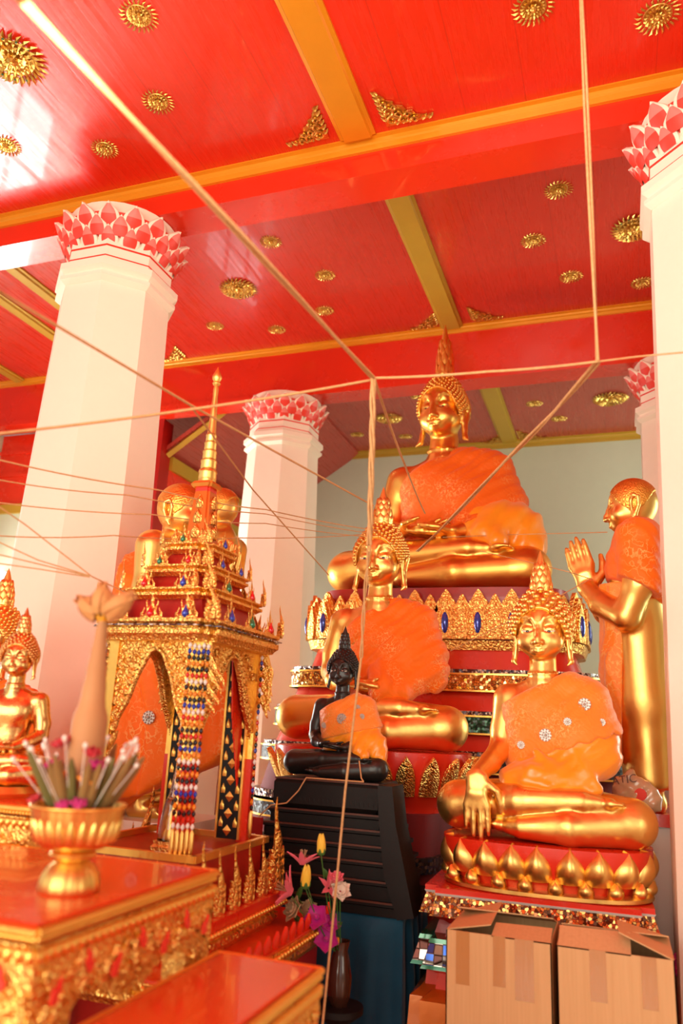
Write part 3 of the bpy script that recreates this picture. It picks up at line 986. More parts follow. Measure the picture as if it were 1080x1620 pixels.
# the aisle on the window side: red panelled end, frieze along its wall, low sage wall beneath
m = MB().bx(-8.5, -4.35, YB2+.26, YB2+.34, 3.70, HB)
m.bx(-8.5, -4.35, YB2+.24, YB2+.26, 4.02, 4.06); m.bx(-8.5, -4.35, YB2+.24, YB2+.26, 4.28, 4.32)
struct(m.build('wall_panel', M['red']))
struct(MB().bx(-8.5, -4.35, YB2+.22, YB2+.34, 3.60, 3.70).build('trim_11', M['trim_olive']))
struct(MB().bx(-8.5, -4.35, YB2+.26, YB2+.36, 0, 3.60).build('wall_aisle', M['wall']))
m = MB().bx(-4.46, -4.24, YB2+.20, YB2+.38, 0, HB)
struct(m.build('wall_post', M['red_deep']))
xs_ = -4.24
struct(MB().bx(xs_-.12, xs_, YB2+.38, YW, 0, 2.25).bx(xs_-.12, xs_, YB2+.38, 6.75, 2.25, 3.30).bx(xs_-.12, xs_, 8.35, YW, 2.25, 3.30).build('wall_left', M['plaster']))
def day_glass(name, x0, x1, y0, y1, z0, z1, st, col):
    n = Nt(name); n.set(col=(.8, .8, .8, 1), rough=.2)
    n.b.inputs['Emission Color'].default_value = col; n.b.inputs['Emission Strength'].default_value = st
    o = struct(MB().bx(x0, x1, y0, y1, z0, z1).build(name, n.m))
    fr = MB()
    for k in range(4):
        y = y0+(y1-y0)*k/3; fr.bx(x1, x1+.03, y-.025, y+.025, z0, z1)
    for k in range(3):
        z = z0+(z1-z0)*k/2; fr.bx(x1, x1+.03, y0, y1, z-.025, z+.025)
    struct(fr.build(name+'_frame', M['red_deep'], o))
day_glass('window_2', xs_-.10, xs_-.06, 6.75, 8.35, 2.25, 3.30, 4.5, (1.0, .95, .96, 1))
day_glass('window_1', -6.34, -6.30, 4.5, 6.25, .75, 2.75, 26, (.95, 1.0, .97, 1))
struct(MB().bx(xs_-.12, xs_, YB2+.38, YW, 3.30, 3.42).build('wall_left_band', M['petal_pink']))
struct(MB().bx(xs_-.12, xs_+.035, YB2+.38, YW, 3.42, 3.52).build('trim_12', plain('pale_green_paint', srgb(205, 214, 150), .4)))
struct(MB().bx(xs_-.12, xs_+.02, YB2+.38, YW, 3.66, 3.82).build('trim_13', M['trim_olive']))
struct(MB().bx(xs_-.12, xs_, YB2+.38, YW, 3.52, 3.66).build('wall_left_frieze', M['red_deep']))
struct(MB().bx(xs_-.12, xs_, YB2+.38, YW, 3.82, 4.02).build('wall_left_frieze', M['red']))
struct(MB().bx(xs_-.12, xs_+.035, YB2+.38, YW, 4.02, 4.16).build('trim_14', M['trim_olive']))
# boards that slope from that wall up to the main ceiling
m = MB()
m.add([(xs_-.1, YB2+.3, 4.14), (-3.05, YB2+.3, 5.0), (-3.05, YW, 5.0), (xs_-.1, YW, 4.14), (xs_-.1, YB2+.3, 4.19), (-3.05, YB2+.3, 5.05), (-3.05, YW, 5.05), (xs_-.1, YW, 4.19)],
      [(0, 1, 2, 3), (7, 6, 5, 4), (0, 4, 5, 1), (1, 5, 6, 2), (2, 6, 7, 3), (3, 7, 4, 0)])
struct(m.build('ceiling_slope', M['ceil_back']))
m = MB(); m.tube([(xs_, YB2+.33, 4.16), (-3.05, YB2+.33, 4.985)], .035, 4); struct(m.build('trim_15', M['trim_olive']))

struct(MB().bx(-6.5, -6.34, 3.3, YB2+.26, 0, .72).bx(-6.5, -6.34, 3.3, YB2+.26, 2.78, HB).bx(-6.5, -6.34, 3.3, 4.47, .72, 2.78).bx(-6.5, -6.34, 6.28, YB2+.26, .72, 2.78).build('wall_window_side', M['wall']))
# columns with lotus capitals
def octa(r, z, n=8):
    R = r/cos(pi/8)
    return [(R*cos(pi/8+2*pi*j/n), R*sin(pi/8+2*pi*j/n), z) for j in range(n)]
def make_column(label, x, y, rb=.40, rt=.303):
    t = thing('lotus_column', label, 'column', (x, y, 0), 0, 'octagonal plaster columns')
    t['kind'] = 'thing'
    MB().loft([octa(rb, 0), octa(rb, .36), octa(rt, 4.03)]).build('shaft', M['plaster'], t)
    m = MB().loft([octa(rt+.004, 3.985), octa(rt+.034, 4.01), octa(rt+.034, 4.03), octa(rt+.016, 4.04), octa(rt+.016, 4.05), octa(rt+.042, 4.07), octa(rt+.042, 4.11), octa(rt+.02, 4.122), octa(rt-.01, 4.13)])
    m.build('collar', M['plaster'], t)
    b = MB().loft([octa(rt-.004, 4.12), octa(rt-.004, 4.29)])
    band = b.build('neck_band', M['plaster'], t)
    l = MB()
    for z in (4.215,):
        l.loft([octa(rt+.000, z), octa(rt+.000, z+.010)])
    for k in range(8):
        p = Vector(octa(rt-.010, 4.24)[k])
    l.loft([octa(rt+.000, 4.150), octa(rt+.000, 4.156)])
    l.build('painted_line', M['petal_red'], band)
    c = MB().lathe([(rt-.02, 4.25), (rt+.02, 4.31), (rt+.05, 4.40), (rt+.055, 4.42), (rt+.03, 4.44), (rt+.03, 4.505)], (0, 0, 0), 32, [0, 0, 0, 1, 1])
    for row, (z, r, h, w, tilt, n) in enumerate(((4.335, rt+.034, .125, .128, .46, 16), (4.283, rt+.020, .112, .122, .34, 16), (4.240, rt-.004, .102, .112, .40, 16))):
        for i in range(n):
            a = 2*pi*(i+.5*(row % 2))/n
            c.petal(T(r*cos(a), r*sin(a), z) @ RZ(a+pi/2) @ RX(tilt), w, h*1.1, .12, .10, .02, (0, 1, 2), 14, 10, .72)
    c.build('lotus_capital', [M['petal_red'], M['petal_white'], M['petal_pink']], t, 50)
    return t
ca = make_column('octagonal cream column with coral lotus capital beside the spired gilt shrine', -2.81, 3.51)
dup(ca, 'farther octagonal cream column with lotus capital, between the gilt spire and the biggest Buddha', None, (-2.86, 6.23, 0))
dup(ca, 'big octagonal column at the picture edge next to the praying gold monk', None, (.555, 3.51, 0))
dup(ca, 'column half hidden behind the edge column, above the praying monk', None, (.575, 6.23, 0))

# ceiling rosettes
def rosette_mesh(big):
    m = MB()
    m.lathe([(.62, 0), (.60, -.03), (.40, -.05), (.34, -.045)], (0, 0, 0), 28, 0)
    def leaf(a, r0, r1, w, z0, z1):
        ca_, sa_ = cos(a), sin(a); b = a+.10
        p = [(r0*ca_-w*sa_, r0*sa_+w*ca_, z0), (r0*ca_+w*sa_, r0*sa_-w*ca_, z0), ((r0*.4+r1*.6)*cos(a+.03)+w*1.1*sa_, (r0*.4+r1*.6)*sin(a+.03)-w*1.1*ca_, (z0+z1)/2-.02),
             (r1*cos(b), r1*sin(b), z1), ((r0*.4+r1*.6)*cos(a+.03)-w*.9*sa_, (r0*.4+r1*.6)*sin(a+.03)+w*.9*ca_, (z0+z1)/2-.02), ((r0*.5+r1*.5)*ca_, (r0*.5+r1*.5)*sa_, min(z0, z1)-.07)]
        m.add(p, [(0, 5, 1), (1, 5, 2), (2, 5, 3), (3, 5, 4), (4, 5, 0), (0, 1, 2, 3, 4)], 0)
    n = 26 if big else 22
    for i in range(n):
        leaf(2*pi*i/n, .66, 1.0, .052, -.03, -.05)
    if big:
        for i in range(n):
            leaf(2*pi*(i+.5)/n, .60, .84, .05, -.06, -.13)
    for i in range(18):
        leaf(2*pi*i/18, .40, .60, .052, -.05, -.12)
    for i in range(20):
        a = 2*pi*i/20; m.ball((.40*cos(a), .40*sin(a), -.07), .045, 6, 4)
    for i in range(10):
        leaf(2*pi*i/10, .14, .33, .05, -.09, -.15)
    m.lathe([(.16, -.05), (.15, -.13), (.09, -.18), (.02, -.21)], (0, 0, 0), 14, 0)
    return m
_ros = {}
def rosette(px, py, r, z, label, big=False):
    p = on_z(px, py, z)
    key = big
    t = thing('ceiling_rosette', label, 'ceiling ornament', (p.x, p.y, z), rnd.random()*.3, 'gilt ceiling rosettes', r)
    if key not in _ros:
        _ros[key] = rosette_mesh(big).build('sunburst', M['ornament'], t, 30)
        gm = MB(); gm.ball((0, 0, -.20), (.07, .07, .05), 8, 6)
        _ros[(key, 'g')] = gm.build('boss', M['gold'], t, 50)
        if big:
            for i in range(13):
                a = 2*pi*(i+.5)/13
                if i == 0: _ros['stud'] = MB().ball((0, 0, 0), (.035, .035, .03), 6, 4).build('glass_stud', M['gem_green'], t, 50)
                else:
                    c = _ros['stud'].copy(); COL.objects.link(c); c.parent = t
                    (c if i else _ros['stud']).location = (.72*cos(a), .72*sin(a), -.085)
            _ros['stud'].location = (.72*cos(pi/13), .72*sin(pi/13), -.085)
    else:
        for k in (key, (key, 'g')):
            if k in _ros:
                c = _ros[k].copy(); COL.objects.link(c); c.parent = t
        if big:
            for i in range(13):
                c = _ros['stud'].copy(); COL.objects.link(c); c.parent = t
                a = 2*pi*(i+.5)/13; c.location = (.72*cos(a), .72*sin(a), -.085)
    return t
RB = [(220, 25, .095, 'small gilt rosette at the top edge of the glossy red ceiling'),
      (250, 161, .090, 'small gilt rosette in mid ceiling beside the thick slanting cord'),
      (166, 235, .083, 'small gilt rosette above the lotus capital of the big column'),
      (10, 230, .090, 'small gilt rosette beside the white glare on the red boards'),
      (843, 12, .098, 'small gilt rosette at the top edge beside the hanging cord'),
      (1040, 25, .103, 'small gilt rosette in the top corner over the edge column')]
for px, py, r, l in RB: rosette(px, py, r, H1, l)
rosette(20, 92, .175, H1, 'large double gilt rosette with green studs, cut by the picture edge', True)
RM = [(428, 382, .088, 'small gilt rosette just past the front beam, below the slanting cord'),
      (514, 435, .088, 'small gilt rosette second past the beam, above the cord junction'),
      (513, 491, .088, 'small gilt rosette next to the slanting cord, third past the beam'),
      (340, 515, .088, 'small gilt rosette by the edge of the big column below the large one'),
      (438, 521, .088, 'small gilt rosette nearest the second beam on the column side'),
      (883, 300, .098, 'small gilt rosette nearest the front beam beside the vertical cord'),
      (843, 380, .095, 'small gilt rosette on the dull boards between gold strip and vertical cord'),
      (903, 437, .095, 'small gilt rosette low beside the vertical cord near the second beam'),
      (1016, 447, .095, 'small gilt rosette half hidden by the shaft of the edge column')]
for px, py, r, l in RM: rosette(px, py, r, H2, l)
rosette(377, 456, .165, H2, 'large gilt rosette ringed by pale glare beside the lotus column', True)
rosette(1003, 360, .165, H2, 'large gilt rosette partly behind the collar of the edge column', True)
RR = [(573, 621, .085, 'small gilt rosette under the second beam beside the cord junction'),
      (662, 626, .095, 'small gilt rosette beside the head of the biggest Buddha'),
      (565, 687, .090, 'small gilt rosette low on the back boards near the farther column'),
      (641, 690, .090, 'small gilt rosette above the shoulder of the biggest Buddha'),
      (845, 638, .095, 'small gilt rosette behind the slanting cord on the dim back boards'),
      (884, 662, .095, 'small gilt rosette close to the back wall on the dim back boards'),
      (957, 587, .095, 'small gilt rosette below the bend of the vertical cord')]
for px, py, r, l in RR: rosette(px, py, r, H2, l)
rosette(615, 661, .165, H2, 'large gilt rosette behind the cords beside the biggest Buddha', True)
rosette(965, 630, .19, H2, 'large gilt rosette on the dim back boards near the half hidden column', True)

# gilt corner pieces
def corner_piece(px, py, z, rz, s, label, flip=1):
    p = on_z(px, py, z)
    t = thing('ceiling_corner_ornament', label, 'ceiling ornament', (p.x, p.y, z), rz, 'gilt corner ornaments', (s*flip, s, s))
    m = MB()
    base = [(0, 0), (1.0, 0), (.86, .14), (.74, .18), (.68, .32), (.56, .34), (.50, .50), (.34, .56), (.32, .68), (.18, .74), (.14, .86), (0, 1.0)]
    m.prism(base, -.03, 0, 'z')
    def curl(cx, cy, r, a0, turns, w):
        pts = []; rad = []
        for i in range(15):
            f = i/14; a = a0+turns*2*pi*f; rr = r*(1-.82*f)
            pts.append((cx+rr*cos(a), cy+rr*sin(a), -.06-.02*f)); rad.append(w*(1-.4*f))
        m.tube(pts, rad, 6)
    for cx, cy, r, a0, tn in ((.20, .20, .17, 0, 1.2), (.46, .15, .13, pi, -1.2), (.15, .46, .13, -pi/2, 1.2), (.68, .09, .09, pi, -1.1), (.09, .68, .09, -pi/2, 1.1), (.34, .34, .13, pi, 1.2), (.55, .28, .08, 0, 1.1), (.28, .55, .08, pi/2, -1.1)):
        curl(cx, cy, r, a0, tn, .036)
    for q in range(6):
        f = q/5
        m.petal(T(.97-.75*f, .05+.02*f, -.05) @ RZ(-pi/2+.5) @ RX(-pi/2+.3), .12, .17, .3, 0, .02, (0, 0), 4, 5)
        m.petal(T(.05+.02*f, .97-.75*f, -.05) @ RZ(pi/2-.5) @ RX(-pi/2+.3), .12, .17, .3, 0, .02, (0, 0), 4, 5)
    m.build('scroll_carving', M['ornament'], t, 40)
    return t
corner_piece(521, 217, H1-.004, pi, .225, 'gilt corner scroll on the column side of the broad gold strip')
corner_piece(612, 199, H1-.004, pi, .235, 'gilt corner scroll on the cord side of the broad gold strip', -1)
corner_piece(692, 516, H2-.004, pi, .22, 'smaller gilt corner scroll above the spire of the biggest Buddha', 1)
corner_piece(749, 508, H2-.004, pi, .23, 'smaller gilt corner scroll beyond the spire, on the vertical cord side', -1)
corner_piece(800, 698, H2-.004, pi, .28, 'dark gilt corner scroll behind the shoulder of the biggest Buddha', 1)
corner_piece(824, 695, H2-.004, pi, .28, 'dark gilt corner scroll against the back wall beside the gold strip', -1)
corner_piece(520, 716, H2-.004, pi, .28, 'dark gilt corner scroll at the farther column collar', -1)
corner_piece(296, 566, H2-.004, pi, .24, 'small gilt corner scroll peeping past the big column edge', 1)
# ------------------------------------------------------------------ statues on their pedestals
SK = dict(skin=M['gold'], hair=M['gold'], robe=M['satin'], sash=M['lace'])
# --- biggest Buddha
LX, LY, LZ = -1.19, 5.64, 2.528
rob_l = robe_mesh('large', fold=.004, lower=.21, sh=.225, nk=(.785, .85), drape=1)
sas_l = sash_mesh('large', a=.26, b=.46, grow=.012, fold=.0045, lower=.2, sh=.230, nk=(.785, .85))
seated_statue('seated_buddha', 'biggest gold Buddha in an orange robe, seated high against the back wall', 'statue', 'calm_slim', (1.60, 1.54, 1.425), (LX-.03, LY, LZ), -.14,
    dict(skin=M['gold_deep'], robe=M['satin'], sash=M['robe_deep']), rob_l, sas_l, (700, .0085), hw=.785, ft=1.45)

def ring_tier(mb, cx, cy, tiers, mat=0, e=5.0, n=64):
    mb.loft([rrect(hx, hy, e, n, z, (cx, cy)) for hx, hy, z in tiers], mat)
t = thing('tiered_pedestal', 'tall red pedestal with mirror mosaic bands under the biggest Buddha', 'pedestal', (-1.15, 5.56, 0))
PB = [  # name, material, z0, z1, half width, half depth at z0 and z1
 ('seat_slab', 'red_deep', 2.45, 2.52, .86, .52, .86, .52),
 ('carved_cornice', 'carved', 2.10, 2.16, .95, .56, .97, .58),
 ('red_neck', 'red_deep', 2.16, 2.45, .88, .53, .90, .55),
 ('red_step', 'red', 1.97, 2.10, .94, .57, .90, .54),
 ('pearl_band', 'mos_pearl', 1.945, 1.97, 1.06, .66, 1.06, .66),
 ('gold_mosaic_band', 'mos_gold', 1.83, 1.945, 1.07, .67, 1.07, .67),
 ('red_step', 'red', 1.71, 1.83, 1.05, .67, 1.02, .63),
 ('pearl_band', 'mos_pearl', 1.685, 1.71, 1.15, .73, 1.15, .73),
 ('green_mosaic_band', 'mos_green', 1.57, 1.685, 1.16, .74, 1.16, .74),
 ('red_step', 'red', 1.47, 1.57, 1.14, .74, 1.10, .70),
 ('pearl_band', 'mos_pearl', 1.445, 1.47, 1.22, .79, 1.22, .79),
 ('black_mosaic_band', 'mos_black', 1.345, 1.445, 1.23, .80, 1.23, .80),
 ('red_step', 'red_velvet', 1.16, 1.345, 1.22, .80, 1.17, .76),
 ('diamond_band', 'mos_pearl', 1.115, 1.16, 1.27, .84, 1.27, .84),
 ('black_mosaic_band', 'mos_black', 1.00, 1.10, 1.29, .86, 1.29, .86),
 ('red_step', 'red_velvet', .80, 1.00, 1.27, .86, 1.25, .84),
 ('diamond_band', 'mos_black', .76, .80, 1.30, .88, 1.30, .88),
 ('red_plinth', 'red', .0, .76, 1.34, .92, 1.32, .90)]
for nm, mt, z0, z1, a0, b0, a1, b1 in PB:
    a0, a1, b0, b1 = min(a0, 1.26), min(a1, 1.26), b0*.86, b1*.86
    mb = MB(); ring_tier(mb, 0, 0, [(a0, b0, z0), (a1, b1, z1)])
    mb.build(nm, M[mt], t, 50)
for z in (1.835, 1.94, 1.575, 1.68, 1.35, 1.44, 1.005, 1.095):
    hx, hy = {1.8: (1.07, .67), 1.9: (1.07, .67), 1.6: (1.16, .74), 1.7: (1.16, .74), 1.4: (1.23, .80), 1.3: (1.23, .80), 1.0: (1.29, .86), 1.1: (1.29, .86)}[round(z, 1)]
    mb = MB(); ring_tier(mb, 0, 0, [(min(hx, 1.26)+.008, hy*.86+.008, z-.005), (min(hx, 1.26)+.008, hy*.86+.008, z+.005)])
    mb.build('gilt_edge', M['gold_paint'], t, 50)
def leaf_plate(mb, w, h):
    """carved upright leaf, front -y, base at z 0"""
    for k, (s, y) in enumerate(((1, 0), (.74, -.018), (.5, -.034))):
        pts = []
        for i in range(13):
            f = i/12
            ww = w*.5*s*(1-(f**3.6)*.97)*(.80+.20*sin(pi*min(1, f*1.5)))*(1+.08*cos(f*26)*(k == 0))
            pts.append((ww, h*(f*(1-(1-s)*.45))))
        poly = pts+[(-x, z) for x, z in reversed(pts)]
        mb.prism(poly, y-.022, y+.006, 'y')
ring = rrect(.93, .492, 5.0, 400, 0)
acc = [0]
for i in range(400):
    a, b = ring[i], ring[(i+1) % 400]; acc.append(acc[-1]+math.hypot(b[0]-a[0], b[1]-a[1]))
Ltot = acc[-1]; nleaf = 48
big_m = small_m = gem_m = None
for k in range(nleaf):
    s = Ltot*(k+.25)/nleaf
    i = max(j for j in range(400) if acc[j] <= s); a, b = ring[i], ring[(i+1) % 400]
    if a[1] > .38: continue
    f = (s-acc[i])/(acc[i+1]-acc[i]); x = a[0]+(b[0]-a[0])*f; y = a[1]+(b[1]-a[1])*f
    ang = math.atan2(b[1]-a[1], b[0]-a[0])
    if k % 2 == 0:
        if big_m is None:
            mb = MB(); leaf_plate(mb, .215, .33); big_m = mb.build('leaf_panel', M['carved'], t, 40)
            g = MB(); g.ball((0, -.052, .105), (.026, .022, .072), 8, 8); gem_m = g.build('blue_gem', M['gem_blue'], big_m, 60)
            o, gg = big_m, gem_m
        else:
            o = big_m.copy(); COL.objects.link(o); o.parent = t
            gg = gem_m.copy(); COL.objects.link(gg); gg.parent = o
    else:
        if small_m is None:
            mb = MB(); leaf_plate(mb, .17, .30); small_m = mb.build('leaf_panel', M['carved'], t, 40); o = small_m
        else:
            o = small_m.copy(); COL.objects.link(o); o.parent = t
    o.location = (x, y, 2.165); o.rotation_euler = (0, 0, ang)

# --- middle Buddha
MX, MY, MZ = -1.265, 4.20, 1.485
rob_m = robe_mesh('mid', fold=.0055, lower=.22, tongue=1, sh=.235, nk=(.79, .85))
seated_statue('seated_buddha', 'gold Buddha wrapped in plain orange voile, seated behind the small black Buddha', 'statue', 'calm', .99, (MX, MY, MZ), 0,
    dict(skin=M['gold'], robe=M['robe_orange']), rob_m, None, (560, .0095))

def lotus_pedestal(label, loc, hx, hy, h, n, w, ph, skin, body, flare=.82, flat=False, lower=True, back=True, z0=.02):
    t = thing('lotus_pedestal', label, 'pedestal', loc)
    mb = MB(); mb.loft([rrect(hx*flare, hy*flare, 2.6, 64, 0), rrect(hx*flare, hy*flare, 2.6, 64, h*.12), rrect(hx*.90, hy*.90, 2.6, 64, h*.35), rrect(hx*.97, hy*.97, 2.6, 64, h*.8), rrect(hx*.97, hy*.97, 2.6, 64, h)])
    mb.build('core', body, t, 50)
    if lower:
        mb = MB(); mb.loft([rrect(hx*.93, hy*.93, 2.6, 64, h*.0), rrect(hx*.96, hy*.96, 2.6, 64, h*.03), rrect(hx*.96, hy*.96, 2.6, 64, h*.10), rrect(hx*.92, hy*.92, 2.6, 64, h*.14)])
        mb.build('rim', skin, t, 50)
    R = rrect(hx*.90, hy*.90, 2.6, 360, 0); A = [0]
    for i in range(360):
        A.append(A[-1]+math.hypot(R[(i+1) % 360][0]-R[i][0], R[(i+1) % 360][1]-R[i][1]))
    pm = None; lm = None
    for row in range(2 if lower else 1):
        for k in range(n):
            s = A[-1]*((k+.5*row) % n)/n
            i = max(j for j in range(360) if A[j] <= s); a, b = R[i], R[(i+1) % 360]
            ang = math.atan2(b[1]-a[1], b[0]-a[0])
            if row == 0:
                if pm is None:
                    q = MB(); q.petal(Matrix(), w, ph, .10 if flat else .30, .10 if flat else -.05, .02, (0, 0), 8, 10, .9, .25 if flat else .7, .06)
                    pm = q.build('petal', skin, t, 50); o = pm
                else:
                    o = pm.copy(); COL.objects.link(o); o.parent = t
                o.location = (a[0], a[1], z0+h*.22); o.rotation_euler = (.16 if not flat else .34, 0, ang)
            else:
                if lm is None:
                    q = MB(); q.petal(Matrix(), w*.55, ph*.42, .38, -.1, .015, (0, 0), 6, 6); lm = q.build('lower_petal', skin, t, 50); o = lm
                else:
                    o = lm.copy(); COL.objects.link(o); o.parent = t
                o.location = (a[0]*1.03, a[1]*1.03, h*.12); o.rotation_euler = (.25, 0, ang)
    return t
lotus_pedestal('flared red lotus pedestal with flat gilt petals under the orange-voiled Buddha', (MX, MY-.02, 1.19), .54, .40, .285, 26, .098, .20, M['carved_fine'], M['red'], .78, True, False)
t = thing('red_plinth', 'red stepped plinth carrying the flared lotus pedestal, mostly behind black tiers', 'pedestal', (MX, MY, 0))
mb = MB(); ring_tier(mb, 0, 0, [(.41, .37, 0), (.41, .37, .95), (.40, .35, 1.00), (.40, .33, 1.19)]); mb.build('block', M['red_velvet'], t, 50)
mb = MB(); ring_tier(mb, 0, 0, [(.42, .38, .93), (.42, .38, 1.0)]); mb.build('mosaic_band', M['mos_black'], t, 50)

# --- small black Buddha on stepped black pedestal
BX, BY, BZ = -1.24, 3.56, 1.352
rob_b = robe_mesh('black', fold=.003, lower=.215, sh=.24, nk=(.75, .55), drape=1)
sas_b = sash_mesh('black', a=.40, b=.25, grow=.012, fold=.003, lower=.2, sh=.245, nk=(.75, .55))
seated_statue('seated_buddha', 'small black Buddha with lacy orange robe on stepped black pedestal', 'statue', 'calm', .470, (BX, BY, BZ), 0,
    dict(skin=M['black_statue'], robe=M['satin'], sash=M['lace']), rob_b, sas_b, (420, .010), None, ((.06, .57, .055), (.20, .68, .035), (.26, .60, .03), (-.14, .50, .03)), True)
t = thing('stepped_pedestal', 'black lacquered stepped pedestal under the small black Buddha', 'pedestal', (BX, BY, 0))
zz = [1.352, 1.225, 1.165, 1.105, 1.045, .975, .90, .845]
for i in range(len(zz)-1):
    hx = .255+.022*i; hy = .158+.011*i
    mb = MB()
    if i == 0:
        mb.loft([redent(hx-.015, hy-.015, .012, 1, zz[1]), redent(hx, hy, .012, 1, zz[1]+.02), redent(hx, hy, .012, 1, zz[0]-.02), redent(hx-.012, hy-.012, .012, 1, zz[0])])
        for k in range(22):
            x = -hx+.03+(2*hx-.06)*k/21
            mb.petal(T(x, -hy+.004, zz[1]+.02) @ RX(-.1), .024, .055, .3, 0, .006, (0, 0), 4, 5)
    else:
        mb.loft([redent(hx-.012, hy-.012, .015, 1, zz[i+1]), redent(hx-.012, hy-.012, .015, 1, zz[i]-.022), redent(hx, hy, .015, 1, zz[i]-.016), redent(hx, hy, .015, 1, zz[i])])
    to = mb.build('tier', M['black'], t, 30)
    MB().bx(-hx+.01, hx-.01, -hy-.002, -hy+.004, zz[i]-.006, zz[i]+.0015).build('worn_edge', M['worn'], to)
mb = MB()
mb.prism([(.262, 1.352), (.325, 1.352), (.345, 1.20), (.43, .86), (.36, .845), (.30, 1.0), (.27, 1.22)], -.235, -.05, 'y')
mb.build('side_rail', M['black'], t, 30)
t = thing('draped_stand', 'low stand under a dark teal cloth below the black pedestal', 'stand', (BX, BY, 0))
mb = MB()
def wavy(z, amp, dep=.20):
    pts = []
    n = 96
    for j in range(n):
        u = j/n*4
        x, y = (( -1+2*u, -1) if u < 1 else (1, -1+2*(u-1)) if u < 2 else (1-2*(u-2), 1) if u < 3 else (-1, 1-2*(u-3)))
        w_ = amp*(sin(j*1.05+.5*sin(j*.3))+.5*sin(j*.41))
        pts.append((x*.375+(w_ if abs(x) == 1 else 0)*x, y*dep+(w_*y if abs(y) == 1 else 0), z))
    return pts
mb.loft([wavy(0, .035), wavy(.3, .030), wavy(.6, .022), wavy(.78, .010), wavy(.835, .002), [(p[0]*.96, p[1]*.96, .845) for p in wavy(.84, 0)]])
mb.build('teal_cloth', cloth('dark_teal_cloth', srgb(20, 92, 122), srgb(14, 66, 92), .6, .2, 0), t, 60)

# --- gold Buddha touching the earth
RX_, RY_, RZ_ = -.315, 3.62, 1.170
rob_r = robe_mesh('earth', fold=.0035, lower=.215, swirl=1, sh=.215, nk=(.76, .55), lap=1)
sas_r = sash_mesh('earth', a=.415, b=.33, scal=.02, grow=.014, fold=.0025, lower=.2, sh=.225, nk=(.76, .55))
seated_statue('seated_buddha', 'gold Buddha in lace shawl with one hand over the knee, behind two cartons', 'statue', 'earth', .835, (RX_, RY_, RZ_), -.05,
    SK, rob_r, sas_r, (260, .0165), None, ((.22, .665, .034), (.14, .575, .022), (.03, .505, .034), (-.10, .45, .022), (.30, .58, .02), (.06, .42, .016)))
lotus_pedestal('red lotus pedestal with plump gold petals under the hand-on-knee Buddha', (RX_, RY_-.03, .985), .435, .285, .185, 20, .116, .128, M['gold'], M['red'])
t = thing('mosaic_pedestal', 'stepped red pedestal with mirror mosaic bands behind two cardboard cartons', 'pedestal', (-.345, 3.57, 0), .03)
t_mp = t
def tier(nm, mt, a, parent, rd=.05):
    mb = MB(); mb.loft([redent(hx, hy-(.13 if parent is t_mp else 0), rd, 1, z) for hx, hy, z in a]); return mb.build(nm, mt, parent, 30)
tier('top_slab', M['red'], [(.435, .375, .965), (.435, .375, .985)], t)
tier('white_edge', M['white_paint'], [(.432, .372, .957), (.438, .378, .966)], t)
tier('amber_mosaic_band', M['mos_amber'], [(.455, .395, .885), (.43, .37, .957)], t)
tier('red_waist', M['red_deep'], [(.40, .34, .805), (.385, .325, .85), (.43, .37, .885)], t)
tier('green_edge', M['gem_green'], [(.455, .395, .790), (.45, .39, .805)], t)
tier('silver_mosaic_band', M['mos_multi'], [(.475, .415, .715), (.45, .39, .790)], t)
tier('green_edge', M['gem_green'], [(.482, .42, .702), (.475, .415, .715)], t)
tier('red_waist', M['red'], [(.43, .37, .625), (.425, .365, .68), (.47, .41, .702)], t)
tier('lacquer_foot', plain('orange_gold_lacquer', srgb(214, 118, 40), .25, .4, .4, .1), [(.45, .43, 0), (.46, .44, .3), (.48, .46, .5), (.475, .445, .60), (.44, .40, .625)], t)

# --- praying disciple by the edge column
disciple('praying_disciple', 'shaven gold disciple statue with joined palms, standing beside the edge column', (.115, 4.16, 1.27), -pi/2-.05, 1.63, M['gold'], standing_robe(), M['robe_orange'])
t = thing('white_plinth', 'white plinth with a red edge under the praying disciple by the edge column', 'pedestal', (.18, 4.30, 0))
MB().bx(-.42, .46, -.28, .35, 0, 1.215).build('block', M['white_paint'], t)
MB().bx(-.44, .48, -.30, .37, 1.215, 1.27).build('red_edge', M['red'], t)
t = thing('red_board', 'dark red upright board behind the robe of the praying disciple', 'board', (.40, 4.44, 1.27))
MB().bx(-.10, .10, -.02, .02, 0, .62).build('panel', M['red_deep'], t)
# --- disciple behind the shrine
dm = disciple('praying_disciple', 'gold disciple statue in a long orange robe, behind the spired shrine by the big column', (-2.11, 3.38, 1.14), pi/2+.1, 1.62, M['gold'], standing_cloak(), M['robe_orange'], None, False)
from mathutils.bvhtree import BVHTree
cl = standing_cloak()
bv = BVHTree.FromPolygons([tuple(v.co) for v in cl.vertices], [tuple(q.vertices) for q in cl.polygons])
mi = (T(dm.location) @ RZ(dm.rotation_euler.z) @ S(1.62)).inverted()
a_ = mi @ EYE; d_ = (mi @ at(235, 1135, 4.0)-a_).normalized()
hit = bv.ray_cast(a_, d_)
if hit[0] is not None: brooch(dm, hit[0]-d_*.004, .020, 'brooch').rotation_euler = (0, 0, -pi/2)
t = thing('grey_plinth', 'plain plinth hidden behind the spired shrine, under the long-robed disciple', 'pedestal', (-2.11, 3.38, 0))
MB().bx(-.22, .30, -.22, .22, 0, 1.14).build('block', M['plaster'], t)
disciple('praying_disciple', 'second gold disciple, only the stippled crown showing past the gilt spire', (-2.50, 4.50, 1.50), -pi/2, 1.6, M['gold'], None, None, None, False)
t = thing('grey_plinth', 'plain plinth farther back under the second disciple past the gilt spire', 'pedestal', (-2.50, 4.50, 0))
MB().bx(-.25, .25, -.2, .2, 0, 1.50).build('block', M['plaster'], t)

